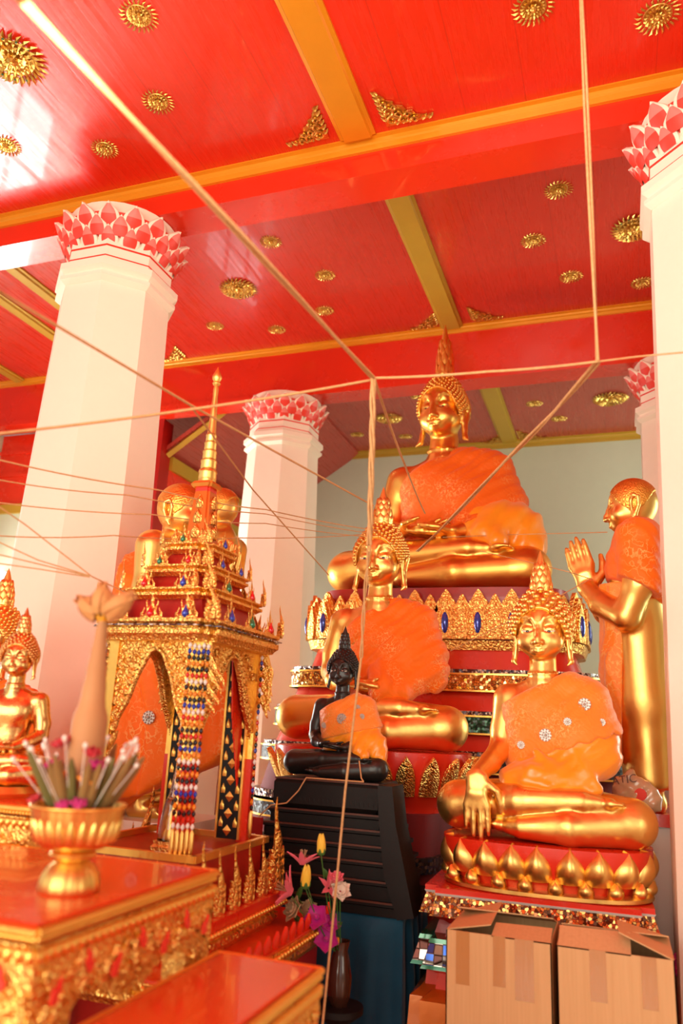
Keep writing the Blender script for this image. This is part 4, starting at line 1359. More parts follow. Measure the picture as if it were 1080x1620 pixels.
# --- bronze Buddhas at the picture edge
p = at(-8, 1012, 3.25)
seated_statue('seated_buddha', 'large gold Buddha cut by the picture edge, behind the shiny bronze one', 'statue', 'calm', .70, (p.x, p.y, p.z-1.06*.70), .15, dict(skin=M['bronze'], robe=M['robe_orange'], hair=M['gold']), rob_m, None, (560, .0095))
t = thing('red_stand', 'red stand under the large gold Buddha at the picture edge', 'stand', (p.x, p.y, 0))
MB().bx(-.40, .40, -.26, .2, 0, p.z-1.06*.70).build('block', M['red_deep'], t)
seated_statue('seated_buddha', 'small shiny bronze Buddha on the gilt table by the picture edge', 'statue', 'calm', .36, (-1.79, 2.01, 1.375), .4, dict(skin=M['bronze']), None, None, (420, .0115), eye_mats=[M['bronze'], M['eye']])
tag(MB().lathe([(.125, 0), (.135, .012), (.125, .03)], (-1.79, 2.00, 1.345), 32).build('gilt_base', M['gold_paint'], None, 40), 'flat round gilt base under the small shiny bronze Buddha', 'base')
# ------------------------------------------------------------------ spired shrine
CX, CY = -1.535, 2.63
shr = thing('spired_shrine', 'tall gilt shrine with red stepped roof and slender spire, in front of the big column', 'shrine', (CX, CY, 0))
def flame_mb(mb, Mx, h, w, sway=.16, th=.5, mat=0):
    rings = []
    n = 12
    for i in range(n+1):
        f = i/n
        x = sway*h*sin(f*pi*1.7)*f
        ww = w*.5*((1-f)**.7)*(1+.18*sin(f*15)) if i < n else .001
        ww = max(ww, .0008)
        rings.append([(x+ww*cos(2*pi*j/8), ww*th*sin(2*pi*j/8), h*f) for j in range(8)])
    mb.loft(rings, mat, True, Mx)
def curl_leafs(mb, Mx, w, h, n=5):
    for i in range(n):
        f = i/n
        for q in (-1, 1):
            mb.petal(Mx @ T(q*w*.32*(1-f*.7), -.004, h*f*.8) @ RY(q*.7), w*.42, h*.34, .3, -.1, .006, (0, 0), 4, 4)
_fl = {}
def part_copy(key, make, name, mat, parent, loc, rot, sub=None, scale=1.0):
    """first use makes the mesh, later uses copy the object"""
    if key not in _fl:
        o = make().build(name, mat, parent, 45); s_ = None
        if sub: s_ = sub[1]().build(sub[0], sub[2], o, 60)
        _fl[key] = (o, s_)
    else:
        o0, s0 = _fl[key]
        o = o0.copy(); COL.objects.link(o); o.parent = parent
        if s0:
            d = s0.copy(); COL.objects.link(d); d.parent = o
            if sub and d.material_slots:
                d.material_slots[0].link = 'OBJECT'; d.material_slots[0].material = sub[2]
    o.location = loc; o.rotation_euler = rot; o.scale = (scale,)*3
    return o
def mk_flame():
    mb = MB(); flame_mb(mb, Matrix(), .19, .046, .10); curl_leafs(mb, Matrix(), .055, .10, 4); return mb
def mk_antefix():
    mb = MB()
    for q in (-1, 1):
        flame_mb(mb, T(q*.020, 0, 0) @ RY(-q*.15) @ S(q, 1, 1), .060, .020, -.2)
        flame_mb(mb, T(q*.034, 0, 0) @ RY(q*.05) @ S(q, 1, 1), .036, .016, .2)
    flame_mb(mb, T(0, 0, .030), .062, .020, .05)
    mb.ball((0, 0, .004), (.040, .010, .008), 10, 5)
    return mb
def mk_jewel():
    mb = MB(); mb.lathe([(.002, -.004), (.0115, .004), (.0125, .013), (.008, .023), (.004, .030), (.0015, .040)], (0, -.006, .004), 10); return mb
def mk_leaf():
    mb = MB(); mb.petal(T(0, 0, 0), .042, .095, .35, -.05, .008, (0, 0), 6, 8); curl_leafs(mb, T(0, -.006, 0), .03, .07, 3); return mb
def band(name, hx, hy, z0, z1, d=.03, k=2, mat='carved_fine', prof=None):
    prof = prof or [(0, 0), (.006, .15), (.018, .30), (.018, .55), (.006, .62), (.012, .75), (.020, .85), (.020, 1)]
    mb = MB(); mb.loft([redent(hx+a, hy+a, d, k, z0+(z1-z0)*b) for a, b in prof])
    return mb.build(name, M[mat], shr, 30)
# base
tier('plinth', M['red_deep'], [(.42, .47, 0), (.42, .47, .80)], shr)
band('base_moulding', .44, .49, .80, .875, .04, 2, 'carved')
tier('red_shelf', M['red_top'], [(.455, .505, .875), (.455, .505, .882)], shr)
for sx in (-1, 1):
    mb = MB(); mb2 = MB()
    for q in range(40):
        mb.ball((-.43+.86*q/39, sx*.517, .862), .0085, 6, 4); mb2.ball((sx*.468, -.48+.96*q/39, .862), .0085, 6, 4)
    mb.build('bead_row', M['gold_paint'], shr, 60); mb2.build('bead_row', M['gold_paint'], shr, 60)
for i in range(14):   # low red leaves that fence the shelf
    part_copy('rleaf', lambda: MB().petal(Matrix(), .045, .05, .2, .05, .006, (0, 0), 4, 6), 'red_leaf', M['red'], shr, (.445, -.46+.92*i/13, .882), (0, 0, pi/2))
band('carved_waist', .30, .32, .882, .955, .04, 2, 'carved')
for sx in (-1, 1):
    mb = MB(); mb2 = MB()
    for q in range(30):
        mb.ball((-.29+.58*q/29, sx*.345, .948), .0095, 6, 4); mb2.ball((sx*.325, -.31+.62*q/29, .948), .0095, 6, 4)
    mb.build('bead_row', M['gold_paint'], shr, 60); mb2.build('bead_row', M['gold_paint'], shr, 60)
tier('red_ledge', M['red'], [(.315, .335, .955), (.318, .338, .985), (.305, .325, .986)], shr)
tier('shrine_floor', M['red_deep'], [(.245, .275, .985), (.245, .275, 1.150), (.235, .265, 1.152)], shr)
mb = MB()
for (x0, x1, y0, y1) in ((-.25, .25, -.285, -.262), (-.25, .25, .262, .285), (-.255, -.235, -.28, .28), (.235, .255, -.28, .28)):
    mb.bx(x0, x1, y0, y1, 1.150, 1.172)
mb.build('floor_rail', M['gold_paint'], shr, 30)
for sx in (-1, 1):
    for i in range(6):
        y = -.28+.56*i/5; h = 1.0 if i in (0, 5) else .85
        part_copy('flame', mk_flame, 'flame_finial', M['carved_fine'], shr, (sx*.290, y, .985), (0, 0, sx*pi/2), None, h*(1.75 if i == 5 else 1.25))
for sy in (-1, 1):
    for i in range(6):
        x = -.25+.5*i/5
        part_copy('flame', mk_flame, 'flame_finial', M['carved_fine'], shr, (x, sy*.312, .985), (0, 0, 0 if sy < 0 else pi), None, .9)
# posts
PX, PY, PT = .172, .225, 1.85
for sx in (-1, 1):
    for sy in (-1, 1):
        mb = MB(); mb.bx(sx*PX-.020, sx*PX+.020, sy*PY-.020, sy*PY+.020, 1.15, PT)
        po = mb.build('post', M['gold_paint'], shr, 30)
        mb = MB()
        mb.bx(sx*PX-.021, sx*PX+.021, sy*PY-.021, sy*PY+.021, 1.15, 1.45)
        for q in range(14):
            z = 1.18+.045*q
            mb.petal(T(sx*PX-sx*.022, sy*PY-.012, z) @ RY(-sx*.5), .03, .05, .4, -.1, .006, (1, 1), 4, 4)
        mb.build('red_facing', [M['red'], M['carved_fine']], po, 40)
        # hanging leaf bracket outside every corner
        mb = MB()
        for k, (l, a) in enumerate(((.17, .10), (.14, .35), (.12, .62), (.09, .9))):
            flame_mb(mb, T(sx*(PX+.022), sy*(PY+.010), 1.80) @ RZ(0 if sy < 0 else pi) @ T(0, 0, .05-.055*k) @ RY((sx if sy < 0 else -sx)*(pi-.42-.05*k)) , l, .042, .12)
        mb.build('leaf_bracket', M['carved_fine'], shr, 45)
# black lattice panel on the inner back post, and its twin
mbp = MB()
def lattice():
    mb = MB()
    mb.bx(-.045, .045, -.006, .006, 0, .66, 0)
    mb.bx(-.052, -.043, -.010, .010, 0, .66, 1); mb.bx(.043, .052, -.010, .010, 0, .66, 1)
    n = 11
    for i in range(n):
        z = .03+.6*i/(n-1)
        mb.add([(-.018, -.010, z), (0, -.010, z-.020), (.018, -.010, z), (0, -.010, z+.020), (0, -.017, z)], [(0, 1, 4), (1, 2, 4), (2, 3, 4), (3, 0, 4), (3, 2, 1, 0)], 1)
        if i < n-1:
            for q in (-1, 1):
                mb.petal(T(q*.030, -.008, z+.012), .018, .036, .3, 0, .004, (1, 1), 4, 4)
    return mb
for sx, sy in ((-1, 1), (1, 1)):
    o = lattice().build('lattice_panel', [M['black'], M['gold_paint']], shr, 30)
    o.location = (sx*(PX-.055), sy*PY-.024, 1.16); o.rotation_euler = (0, 0, 0)
# arches on all four sides
def arch(w, h=.30):
    """ogee arch panel centred on x, hanging down from z=0, front -y"""
    mb = MB(); n = 14; inn = []
    for i in range(n+1):
        f = i/n
        x = -w/2+.012+(w/2-.012)*f
        z = -h+h*.90*(.5-.5*cos(pi*min(1, f*1.02)))**.8 + .022*abs(sin(f*pi*3))*(1-f)
        inn.append((x, z))
    inn[-1] = (0, -.022)
    left = [(-w/2, 0)]+[(-w/2, -h-.05)]+inn+[(0, 0)]
    right = [(-x, z) for x, z in reversed(left)]
    mb.prism(left, -.008, .008, 'y'); mb.prism(right, -.008, .008, 'y')
    for q in (-1, 1):
        mb.tube([(q*x, -.010, z) for x, z in inn], .0075, 6)
        mb.tube([(q*x*1.0, -.006, z+.016) for x, z in inn[:-1]], .004, 5)
        for i in range(1, n, 1):
            x, z = inn[i]
            mb.petal(T(q*(x-.010), -.010, z+.008) @ RY(q*-.5), .026, .034, .35, -.1, .006, (0, 0), 4, 4)
        for i in range(3):
            cx, cz = -w/2+.028+.030*i, -.030-.040*(2-i)*.8
            pts = [(q*(cx+(.018-.013*k/9)*cos(k*.75)), -.012, cz+(.018-.013*k/9)*sin(k*.75)) for k in range(10)]
            mb.tube(pts, .0055, 5)
    return mb
for (x, y, r, w) in ((0, -PY, 0, 2*PX-.03), (0, PY, pi, 2*PX-.03), (PX, 0, pi/2, 2*PY-.03), (-PX, 0, -pi/2, 2*PY-.03)):
    o = arch(w).build('arch_panel', M['carved_fine'], shr, 40); o.location = (x, y, PT); o.rotation_euler = (0, 0, r)
# scalloped red curtain inside the side arches
for sx in (1,):
    mb = MB(); n = 16
    pts = [(-PY+.02, PT)]+[(-PY+.02+.10*(i/n), 1.30+.30*(i/n)+.012*(i % 2)) for i in range(n+1)]+[(-PY+.16, PT)]
    mb.prism(pts, sx*PX-.030, sx*PX-.024, 'x')
    mb.prism([(-y, z) for y, z in reversed(pts)], sx*PX-.030, sx*PX-.024, 'x')
    mb.build('red_valance', M['red'], shr, 30)
# cornice and stepped roof
band('cornice', .235, .285, 1.85, 1.925, .025, 2)
TI = [(.175, .215, 1.925, 2.005), (.130, .165, 2.045, 2.100), (.092, .120, 2.140, 2.195)]
EV = [(.178, .222, 2.005, 2.045), (.133, .170, 2.100, 2.140), (.095, .124, 2.195, 2.235)]
for (hx, hy, z0, z1), e in zip(TI, EV):
    tier('red_roof_wall', M['red_deep'], [(hx+.012, hy+.012, z0-.002), (hx-.012, hy-.012, z1+.002)], shr, .02)
    band('roof_eave', e[0], e[1], e[2], e[3], .022, 2)
mb = MB(); mb.loft([redent(.262, .312, .025, 2, 1.899), redent(.262, .312, .025, 2, 1.903)]); mb.build('mirror_line', M['mos_pearl'], shr)
GEM = ['gem_blue', 'gem_red', 'gem_blue', 'gem_green', 'gem_red', 'gem_blue']
def dress(hx, hy, z, n, sc, gi, corner=1.0):
    for s_, (ax, ay, r, L) in enumerate(((0, -hy, 0, hx), (0, hy, pi, hx), (hx, 0, pi/2, hy), (-hx, 0, -pi/2, hy))):
        for i in range(n):
            u = (-1+2*(i+.5)/n)*L*.86
            x, y = (u, ay) if ax == 0 else (ax, u)
            part_copy('ante', mk_antefix, 'antefix', M['carved_fine'], shr, (x, y, z), (0, 0, r), ('jewel', mk_jewel, M[GEM[(i+gi+s_) % 6]]), sc)
    for sx in (-1, 1):
        for sy in (-1, 1):
            part_copy('cflame', lambda: (lambda m: (flame_mb(m, Matrix(), .135, .034, .18), curl_leafs(m, Matrix(), .045, .075, 4), m)[2])(MB()), 'corner_flame', M['carved_fine'], shr, (sx*(hx-.005), sy*(hy-.005), z), (0, 0, pi/4 if sx*sy < 0 else -pi/4), None, corner)
            part_copy('leaf', mk_leaf, 'roof_leaf', M['carved_fine'], shr, (sx*(hx*.55), sy*(hy-.03), z), (0, 0, 0 if sy < 0 else pi), None, sc*.85)
dress(.245, .295, 1.925, 3, 1.05, 0)
dress(.188, .232, 2.045, 2, .95, 1, .85)
dress(.143, .180, 2.140, 2, .80, 3, .75)
dress(.104, .132, 2.235, 1, .80, 3, .70)
# spire
mb = MB(); mb.loft([redent(.052, .056, .012, 1, 2.235), redent(.050, .054, .012, 1, 2.26), redent(.034, .036, .009, 1, 2.470)])
sb = mb.build('spire_box', plain('orange_gilt_panel', srgb(226, 120, 44), .3, .5, .2), shr, 30)
for r in range(4):
    mb = MB()
    for k in range(3):
        z = 2.275+.062*k
        mb.petal(RZ(r*pi/2) @ T(0, -.054+.0055*k, z), .046-.006*k, .055, .3, .0, .006, (0, 0), 5, 6)
    mb.build('leaf_relief', M['carved_fine'], sb, 40)
    MB().ball((0, 0, 0), (.006, .004, .016), 6, 5, 0, RZ(r*pi/2) @ T(0, -.043, 2.415)).build('red_inlay', M['gem_red'], sb, 40)
tier('spire_collar', M['red'], [(.033, .035, 2.470), (.033, .035, 2.490)], shr, .008)
tier('spire_collar', M['gold_paint'], [(.042, .044, 2.488), (.050, .052, 2.500), (.042, .044, 2.512)], shr, .01)
mb = MB(); prof = [(.036, 2.51), (.036, 2.525)]
z = 2.525; r = .036
for k in range(5):
    h = .046-.003*k
    prof += [(r*.92, z), (r*1.02, z+h*.15), (r*.98, z+h*.6), (r*1.06, z+h*.72), (r*1.0, z+h*.9), (r*.72, z+h)]
    z += h; r *= .88
mb.lathe(prof, (0, 0, 0), 20); mb.build('ringed_spire', M['gold'], shr, 40)
mb = MB(); mb.lathe([(r*.95, z), (r*.85, z+.04), (r*.55, z+.17), (r*.62, z+.20), (r*.45, z+.215), (.0135, 2.945), (.017, 2.952), (.012, 2.960), (.019, 2.972), (.0205, 2.982), (.013, 3.000), (.004, 3.020), (.0005, 3.030)], (0, 0, 0), 18)
mb.build('needle_finial', M['gold'], shr, 40)

# bead curtains that hang at the corners
BC = {'w': plain('white_glass_bead', srgb(240, 232, 226), .15, 0, .6), 'b': plain('blue_glass_bead', srgb(20, 50, 170), .15, 0, .6), 'k': plain('black_glass_bead', (.008, .008, .010, 1), .15, 0, .6),
      'o': plain('orange_glass_bead', srgb(240, 140, 30), .15, 0, .6), 'r': plain('red_glass_bead', srgb(214, 40, 18), .15, 0, .6)}
BK = list('wbkor')
def strand(seq, L, n, r):
    mb = MB(); h = L/n
    for i in range(n):
        c = BK.index(seq[i % len(seq)])
        mb.lathe([(.0012, -h*(i+1)), (r*.9, -h*(i+.65)), (r*.9, -h*(i+.35)), (.0012, -h*i)], (0, 0, 0), 7, c)
    return mb
def tassel():
    return MB().lathe([(.003, 0), (.007, -.01), (.008, -.05), (.0065, -.09), (.001, -.10)], (0, 0, 0), 8)
def bead_curtain(label, x, y, z, ns, L, rz, dx=.0155, n=26, seq='wbkokrwkokbwrokrkbowkok'):
    t = thing('bead_curtain', label, 'bead curtain', (x, y, z), rz, 'glass bead curtains of the shrine')
    s0 = ts = None
    for i in range(ns):
        if s0 is None:
            s0 = strand(seq, L, n, .0072).build('bead_strand', [BC[k] for k in BK], t, 30)
            ts = tassel().build('gilt_tassel', M['gold'], s0, 40); ts.location = (0, 0, -L); o = s0
        else:
            o = s0.copy(); COL.objects.link(o); o.parent = t
            d = ts.copy(); COL.objects.link(d); d.parent = o
        o.location = ((i-(ns-1)/2)*dx, .002*(i % 2), -.002*(i % 3))
    return t
bead_curtain('broad curtain of coloured glass beads at the nearest shrine corner', CX+PX+.012, CY-PY-.034, 1.845, 5, .60, .35, .0158, 30)
bead_curtain('narrow bead strands at the shrine corner by the wrapped cone offering', CX-PX-.036, CY-PY-.03, 1.845, 2, .46, 0, .014, 22)
bead_curtain('single bead strand at the shrine corner toward the black pedestal', CX+PX+.034, CY+PY-.02, 1.845, 1, .58, 0, .014, 28)

# glass stupa inside the shrine
gt = thing('glass_reliquary', 'clear glass bell-shaped reliquary with pointed top, inside the spired shrine', 'reliquary', (CX+.048, CY-.10, 1.152))
tier('gilt_foot', M['carved_fine'], [(.048, .048, 0), (.050, .050, .012), (.042, .042, .02), (.044, .044, .03)], gt, .008)
MB().lathe([(.044, .03), (.043, .06), (.036, .12), (.028, .155), (.024, .165)], (0, 0, 0), 24).build('glass_bell', M['glass'], gt, 60)
mb = MB(); pr = [(.024, .163)]
for k in range(9): pr += [(.020-.0019*k, .168+.012*k), (.0175-.0018*k, .176+.012*k)]
pr += [(.002, .30)]
mb.lathe(pr, (0, 0, 0), 18).build('glass_spire', M['glass'], gt, 40)
MB().lathe([(.018, .03), (.020, .05), (.012, .07), (.015, .09), (.002, .13)], (0, 0, 0), 14).build('gilt_core', M['gold'], gt, 50)
# ------------------------------------------------------------------ gilt altar tables
def apron(L, h, leg_h, leg=.07, n=7):
    """outline (s along the side, z below the top): scalloped apron with a flaring leg at each end"""
    half = [(0, 0), (-.012, -h*.5), (-.004, -h), (.0, -leg_h*.7), (-.015, -leg_h), (leg*.9, -leg_h), (leg*.8, -leg_h*.75), (leg*1.0, -leg_h*.45), (leg*1.5, -h*1.35), (leg*1.9, -h*1.12)]
    m0 = leg*1.9; span = L/2-m0; cusps = []
    k = n
    for i in range(k):
        for f in (.15, .5, .85):
            s = m0+span*(i+f)/k
            cusps.append((s, -h*(.95+.55*sin(pi*(i+.5)/(2*k))**2)+(-.010 if f == .5 else .002)))
    left = half+cusps
    right = [(L-s, z) for s, z in reversed(left)]
    return left+right
def table(label, x0, x1, y0, y1, z, h, leg_h, seed, group=None):
    r = random.Random(seed)
    t = thing('altar_table', label, 'table', ((x0+x1)/2, (y0+y1)/2, z))
    hx, hy = (x1-x0)/2, (y1-y0)/2
    MB().loft([[(-hx, -hy, -.014), (hx, -hy, -.014), (hx, hy, -.014), (-hx, hy, -.014)], [(-hx, -hy, -.003), (hx, -hy, -.003), (hx, hy, -.003), (-hx, hy, -.003)], [(-hx+.004, -hy+.004, 0), (hx-.004, -hy+.004, 0), (hx-.004, hy-.004, 0), (-hx+.004, hy-.004, 0)]]).build('table_top', M['red_top'], t, 30)
    mb = MB()
    q = .012
    for (a, b) in (((-hx-q, -hy-q), (hx+q, -hy-q)), ((hx+q, -hy-q), (hx+q, hy+q)), ((hx+q, hy+q), (-hx-q, hy+q)), ((-hx-q, hy+q), (-hx-q, -hy-q))):
        pa, pb = Vector((a[0], a[1], -.008)), Vector((b[0], b[1], -.008)); L = (pb-pa).length; n = int(L/.011)
        mb.tube([pa, pb], .008, 6); mb.tube([pa+Vector((0, 0, -.032)), pb+Vector((0, 0, -.032))], .006, 6)
        d = (pb-pa).normalized(); ang = math.atan2(d.y, d.x)
        for i in range(n):
            p = pa.lerp(pb, (i+.5)/n)
            mb.ball((p.x, p.y, -.020), (.0055, .0055, .006), 6, 4)
        nl = int(L/.022)
        for i in range(nl):
            p = pa.lerp(pb, (i+.5)/nl)
            mb.petal(T(p.x, p.y, -.036) @ RZ(ang) @ RX(pi) @ RZ(pi), .022, .026, .4, -.1, .005, (0, 0), 4, 5)
    mb.build('beaded_rim', M['gold_paint'], t, 50)
    for (ax, ay, L, ang) in ((-hx, -hy, 2*hx, 0), (hx, -hy, 2*hy, pi/2), (hx, hy, 2*hx, pi), (-hx, hy, 2*hy, -pi/2)):
        poly = apron(L, h, leg_h)
        mb = MB(); mb.prism(poly, -.010, .010, 'y')
        for i in range(int(L*170)):
            s = r.uniform(.01, L-.01); zz = -r.uniform(.045, h*.98)
            mb.petal(T(s, -.008, zz-.02) @ RY(r.uniform(-1.5, 1.5)), r.uniform(.014, .026), r.uniform(.024, .045), .5, -.15, .006, (0, 0), 4, 4)
        for i in range(int(L*34)):
            s = r.uniform(.02, L-.02); zz = -r.uniform(.05, h*.9); R_ = r.uniform(.012, .022); sg = r.choice((-1, 1))
            mb.tube([(s+R_*(1-.08*k)*cos(sg*k*.7), -.014, zz+R_*(1-.08*k)*sin(sg*k*.7)) for k in range(10)], .0045, 5)
        for sx in (0, 1):      # carved legs
            for i in range(26):
                f = r.random(); zz = -h-(leg_h-h)*f
                s = (.008+r.uniform(0, .055)); s = s if sx == 0 else L-s
                mb.petal(T(s, -.008, zz) @ RY(r.uniform(-.8, .8)), .022, .04, .5, -.15, .006, (0, 0), 4, 4)
        o = mb.build('carved_apron', M['carved_fine'], t, 45)
        o.location = (ax, ay, -.03); o.rotation_euler = (0, 0, ang)
        ni = max(2, int(L/.085))
        base = None
        for i in range(ni):
            s = L*(i+.5)/ni
            if base is None:
                q_ = MB(); q_.prism([(-.010, -.012), (-.004, -.020), (.004, -.018), (.011, -.010), (.006, 0), (.010, .010), (.002, .028), (-.002, .012), (-.011, .006)], -.016, -.010, 'y')
                base = q_.build('red_inlay', M['petal_red'], o, 40); e = base
            else:
                e = base.copy(); COL.objects.link(e); e.parent = o
            e.location = (s, -.010, -h*(.72+.16*(-1)**i)); e.rotation_euler = (0, .4*(-1)**i, 0); e.scale = (.9,)*3
    MB().bx(-hx+.03, hx-.03, -hy+.03, hy-.03, -.05, -.014).build('underframe', M['red_deep'], t, 30)
    return t
table('gilt carved altar table with red top carrying the golden bowl', -1.62, -.935, 1.19, 1.79, 1.25, .092, 1.22, 3)
table('lower gilt altar table with bare red top beside the bowl table', -.888, -.655, .95, 1.785, 1.08, .10, 1.05, 5)
table('gilt altar table behind the golden bowl, carrying the small bronze Buddha', -2.35, -1.515, 1.84, 2.09, 1.345, .105, 1.315, 9)

# ------------------------------------------------------------------ golden bowl with the flower offering
bp = on_z(108, 1410, 1.25)
t = thing('pedestal_bowl', 'golden fluted pedestal bowl on the red table top, full of flowers', 'bowl', (bp.x, bp.y, 1.25))
mb = MB(); mb.lathe([(.056, 0), (.060, .006), (.058, .020), (.054, .034), (.044, .048), (.034, .056), (.030, .060)], (0, 0, 0), 48, 0, None, 16, .03)
mb.build('foot', M['gold'], t, 50)
mb = MB(); mb.lathe([(.030, .058), (.044, .063), (.047, .069), (.044, .075), (.030, .080)], (0, 0, 0), 40); mb.build('stem_ring', M['gold'], t, 50)
mb = MB(); mb.lathe([(.030, .078), (.058, .083), (.074, .092), (.082, .110), (.090, .150), (.094, .162), (.088, .162), (.078, .115), (.03, .09)], (0, 0, 0), 72, 0, None, 24, .022)
bw = mb.build('bowl', M['gold'], t, 50)
mb = MB()
for i in range(24):
    a = 2*pi*i/24
    mb.petal(T(.076*cos(a), .076*sin(a), .096) @ RZ(a+pi/2) @ RX(.22), .020, .055, .45, -.05, .005, (0, 0), 5, 6)
mb.build('petal_relief', M['gold'], bw, 50)
mb = MB(); mb.tube([(.094*cos(2*pi*i/40), .094*sin(2*pi*i/40), .162) for i in range(41)], .0035, 6); mb.build('rim', M['gold_paint'], bw, 60)
bz = 1.25+.14
leafm = cloth('dry_folded_leaf', srgb(166, 128, 70), srgb(118, 84, 44), .6, .1, 0)
leafg = cloth('green_folded_leaf', srgb(124, 116, 58), srgb(96, 84, 42), .6, .1, 0)
palm = cloth('pale_palm_leaf', srgb(214, 156, 106), srgb(170, 112, 66), .6, .1, 0)
t = thing('cone_offering', 'tall wrapped leaf cone topped by three folded lotuses, standing in the golden bowl', 'offering', (bp.x, bp.y, bz))
mb = MB()
prof = []
for i in range(22):
    f = i/21
    r_ = .040-.010*f if f < .50 else .028-.020*(f-.5)/.5
    prof.append((r_+.0012*(i % 2), .42*f))
mb.lathe(prof, (0, 0, 0), 20)
mb.build('wrapped_cone', palm, t, 40)
for i, (a, l) in enumerate(((-.95, .072), (.0, .066), (.85, .074))):
    mb = MB()
    for k in range(5):
        b = 2*pi*k/5
        mb.petal(RZ(b) @ T(0, -.004, 0) @ RX(-.05), .056, l*1.05, .42, -.12, .003, (0, 0), 6, 8)
    o = mb.build('folded_lotus', cloth('dry_lotus_petal', srgb(228, 152, 92), srgb(190, 140, 80), .55, .2, 0), t, 60)
    o.location = (.010*a, -.004*(i == 1), .418); o.rotation_euler = (.2*(i == 1), a*1.15, 0)
mb = MB()
for k in range(7):
    a = 2*pi*k/7; mb.petal(T(.008*cos(a), .008*sin(a), .400) @ RZ(a+pi/2) @ RX(.5), .010, .018, .3, 0, .002, (0, 0), 4, 4)
mb.build('flower_collar', plain('marigold_petal', srgb(240, 160, 30), .5), t, 50)
t = thing('flower_offering', 'ring of folded leaf rolls, white pins and artificial blossoms in the golden bowl', 'offering', (bp.x, bp.y, bz))
r = random.Random(12)
roll = pinn = None
for i in range(22):
    a = 2*pi*i/22+r.uniform(-.1, .1); tl = r.uniform(.35, .62); L = r.uniform(.115, .165)
    if roll is None:
        roll = MB().lathe([(.004, 0), (.009, L_ := .04), (.0075, .085), (.002, .105)], (0, 0, 0), 8).build('leaf_roll', leafm, t, 40); o = roll
    else:
        o = roll.copy(); COL.objects.link(o); o.parent = t
        if i % 3 == 0: o.material_slots[0].link = 'OBJECT'; o.material_slots[0].material = leafg
    o.location = (.035*cos(a), .035*sin(a), -.01); o.rotation_euler = (0, tl, a); o.scale = (1.25, 1.25, L/.10)
for i in range(26):
    a = 2*pi*i/26+r.uniform(-.12, .12); tl = r.uniform(.30, .80)
    if pinn is None:
        q = MB(); q.tube([(0, 0, 0), (0, 0, .115)], .0012, 4); q.ball((0, 0, .117), (.0050, .0050, .0048), 7, 5)
        pinn = q.build('white_pin', plain('pearl_white', srgb(250, 240, 228), .2, 0, .5), t, 60); o = pinn
    else:
        o = pinn.copy(); COL.objects.link(o); o.parent = t
    o.location = (.040*cos(a), .040*sin(a), .0); o.rotation_euler = (0, tl, a); o.scale = (1, 1, r.uniform(1.15, 1.55))
def blossom(n, w, l, rows=2):
    mb = MB()
    for q in range(rows):
        for k in range(n):
            a = 2*pi*(k+.5*q)/n
            mb.petal(RZ(a) @ RX(.95-.45*q), w, l*(1-.2*q), .3, .05, .002, (0, 0), 4, 6)
    mb.ball((0, 0, .004), .005, 6, 4)
    return mb
FL = {'red': plain('red_blossom', srgb(206, 30, 44), .5, sheen=.3), 'pink': plain('magenta_blossom', srgb(214, 36, 130), .5, sheen=.3), 'org': plain('marigold_blossom', srgb(246, 150, 20), .5, sheen=.3)}
bl = None
for i, (a, hgt, rr, c, s) in enumerate(((-2.2, .095, .045, 'red', 1), (-2.0, .068, .062, 'pink', .8), (-1.75, .05, .05, 'org', 1), (-.75, .085, .055, 'red', .9), (-.65, .068, .066, 'pink', .9), (-.8, .050, .066, 'org', 1), (-.95, .020, .074, 'pink', .8), (-2.5, .020, .074, 'red', .8), (-1.3, .018, .076, 'pink', .7), (.6, .06, .05, 'red', 1), (2.2, .06, .05, 'pink', 1))):
    if bl is None:
        bl = blossom(7, .016, .020).build('blossom', FL[c], t, 50); o = bl
    else:
        o = bl.copy(); COL.objects.link(o); o.parent = t
        o.material_slots[0].link = 'OBJECT'; o.material_slots[0].material = FL[c]
    o.location = (rr*1.12*cos(a), rr*1.12*sin(a), hgt*1.45); o.rotation_euler = (0, .5, a); o.scale = (s*1.25,)*3

# ------------------------------------------------------------------ vase of artificial flowers
vx, vy = -1.00, 2.99
t = thing('plant_stand', 'dark turned stand holding the brown vase, mostly below the picture edge', 'stand', (vx, vy, 0))
MB().lathe([(.10, 0), (.10, .02), (.04, .06), (.035, .56), (.09, .60), (.09, .62)], (0, 0, 0), 24).build('stand', M['black'], t, 40)
t = thing('flower_vase', 'brown glazed vase of artificial flowers before the teal cloth', 'vase', (vx, vy, .62))
MB().lathe([(.030, 0), (.042, .03), (.046, .09), (.034, .15), (.026, .18), (.034, .21), (.030, .21), (.022, .18)], (0, 0, 0), 28).build('vase', plain('brown_glaze', (.055, .018, .010, 1), .15, 0, .5), t, 60)
leaf_m = plain('artificial_leaf', srgb(60, 110, 46), .45)
pinkm = plain('pink_lily_petal', srgb(238, 110, 130), .5, sheen=.2); yel = plain('yellow_rose_petal', srgb(246, 206, 60), .5, sheen=.2)
mag = plain('magenta_orchid_petal', srgb(186, 20, 140), .5, sheen=.2); whi = plain('cream_petal', srgb(244, 224, 206), .5, sheen=.2)
gry = plain('dusty_cream_petal', srgb(190, 160, 120), .6)
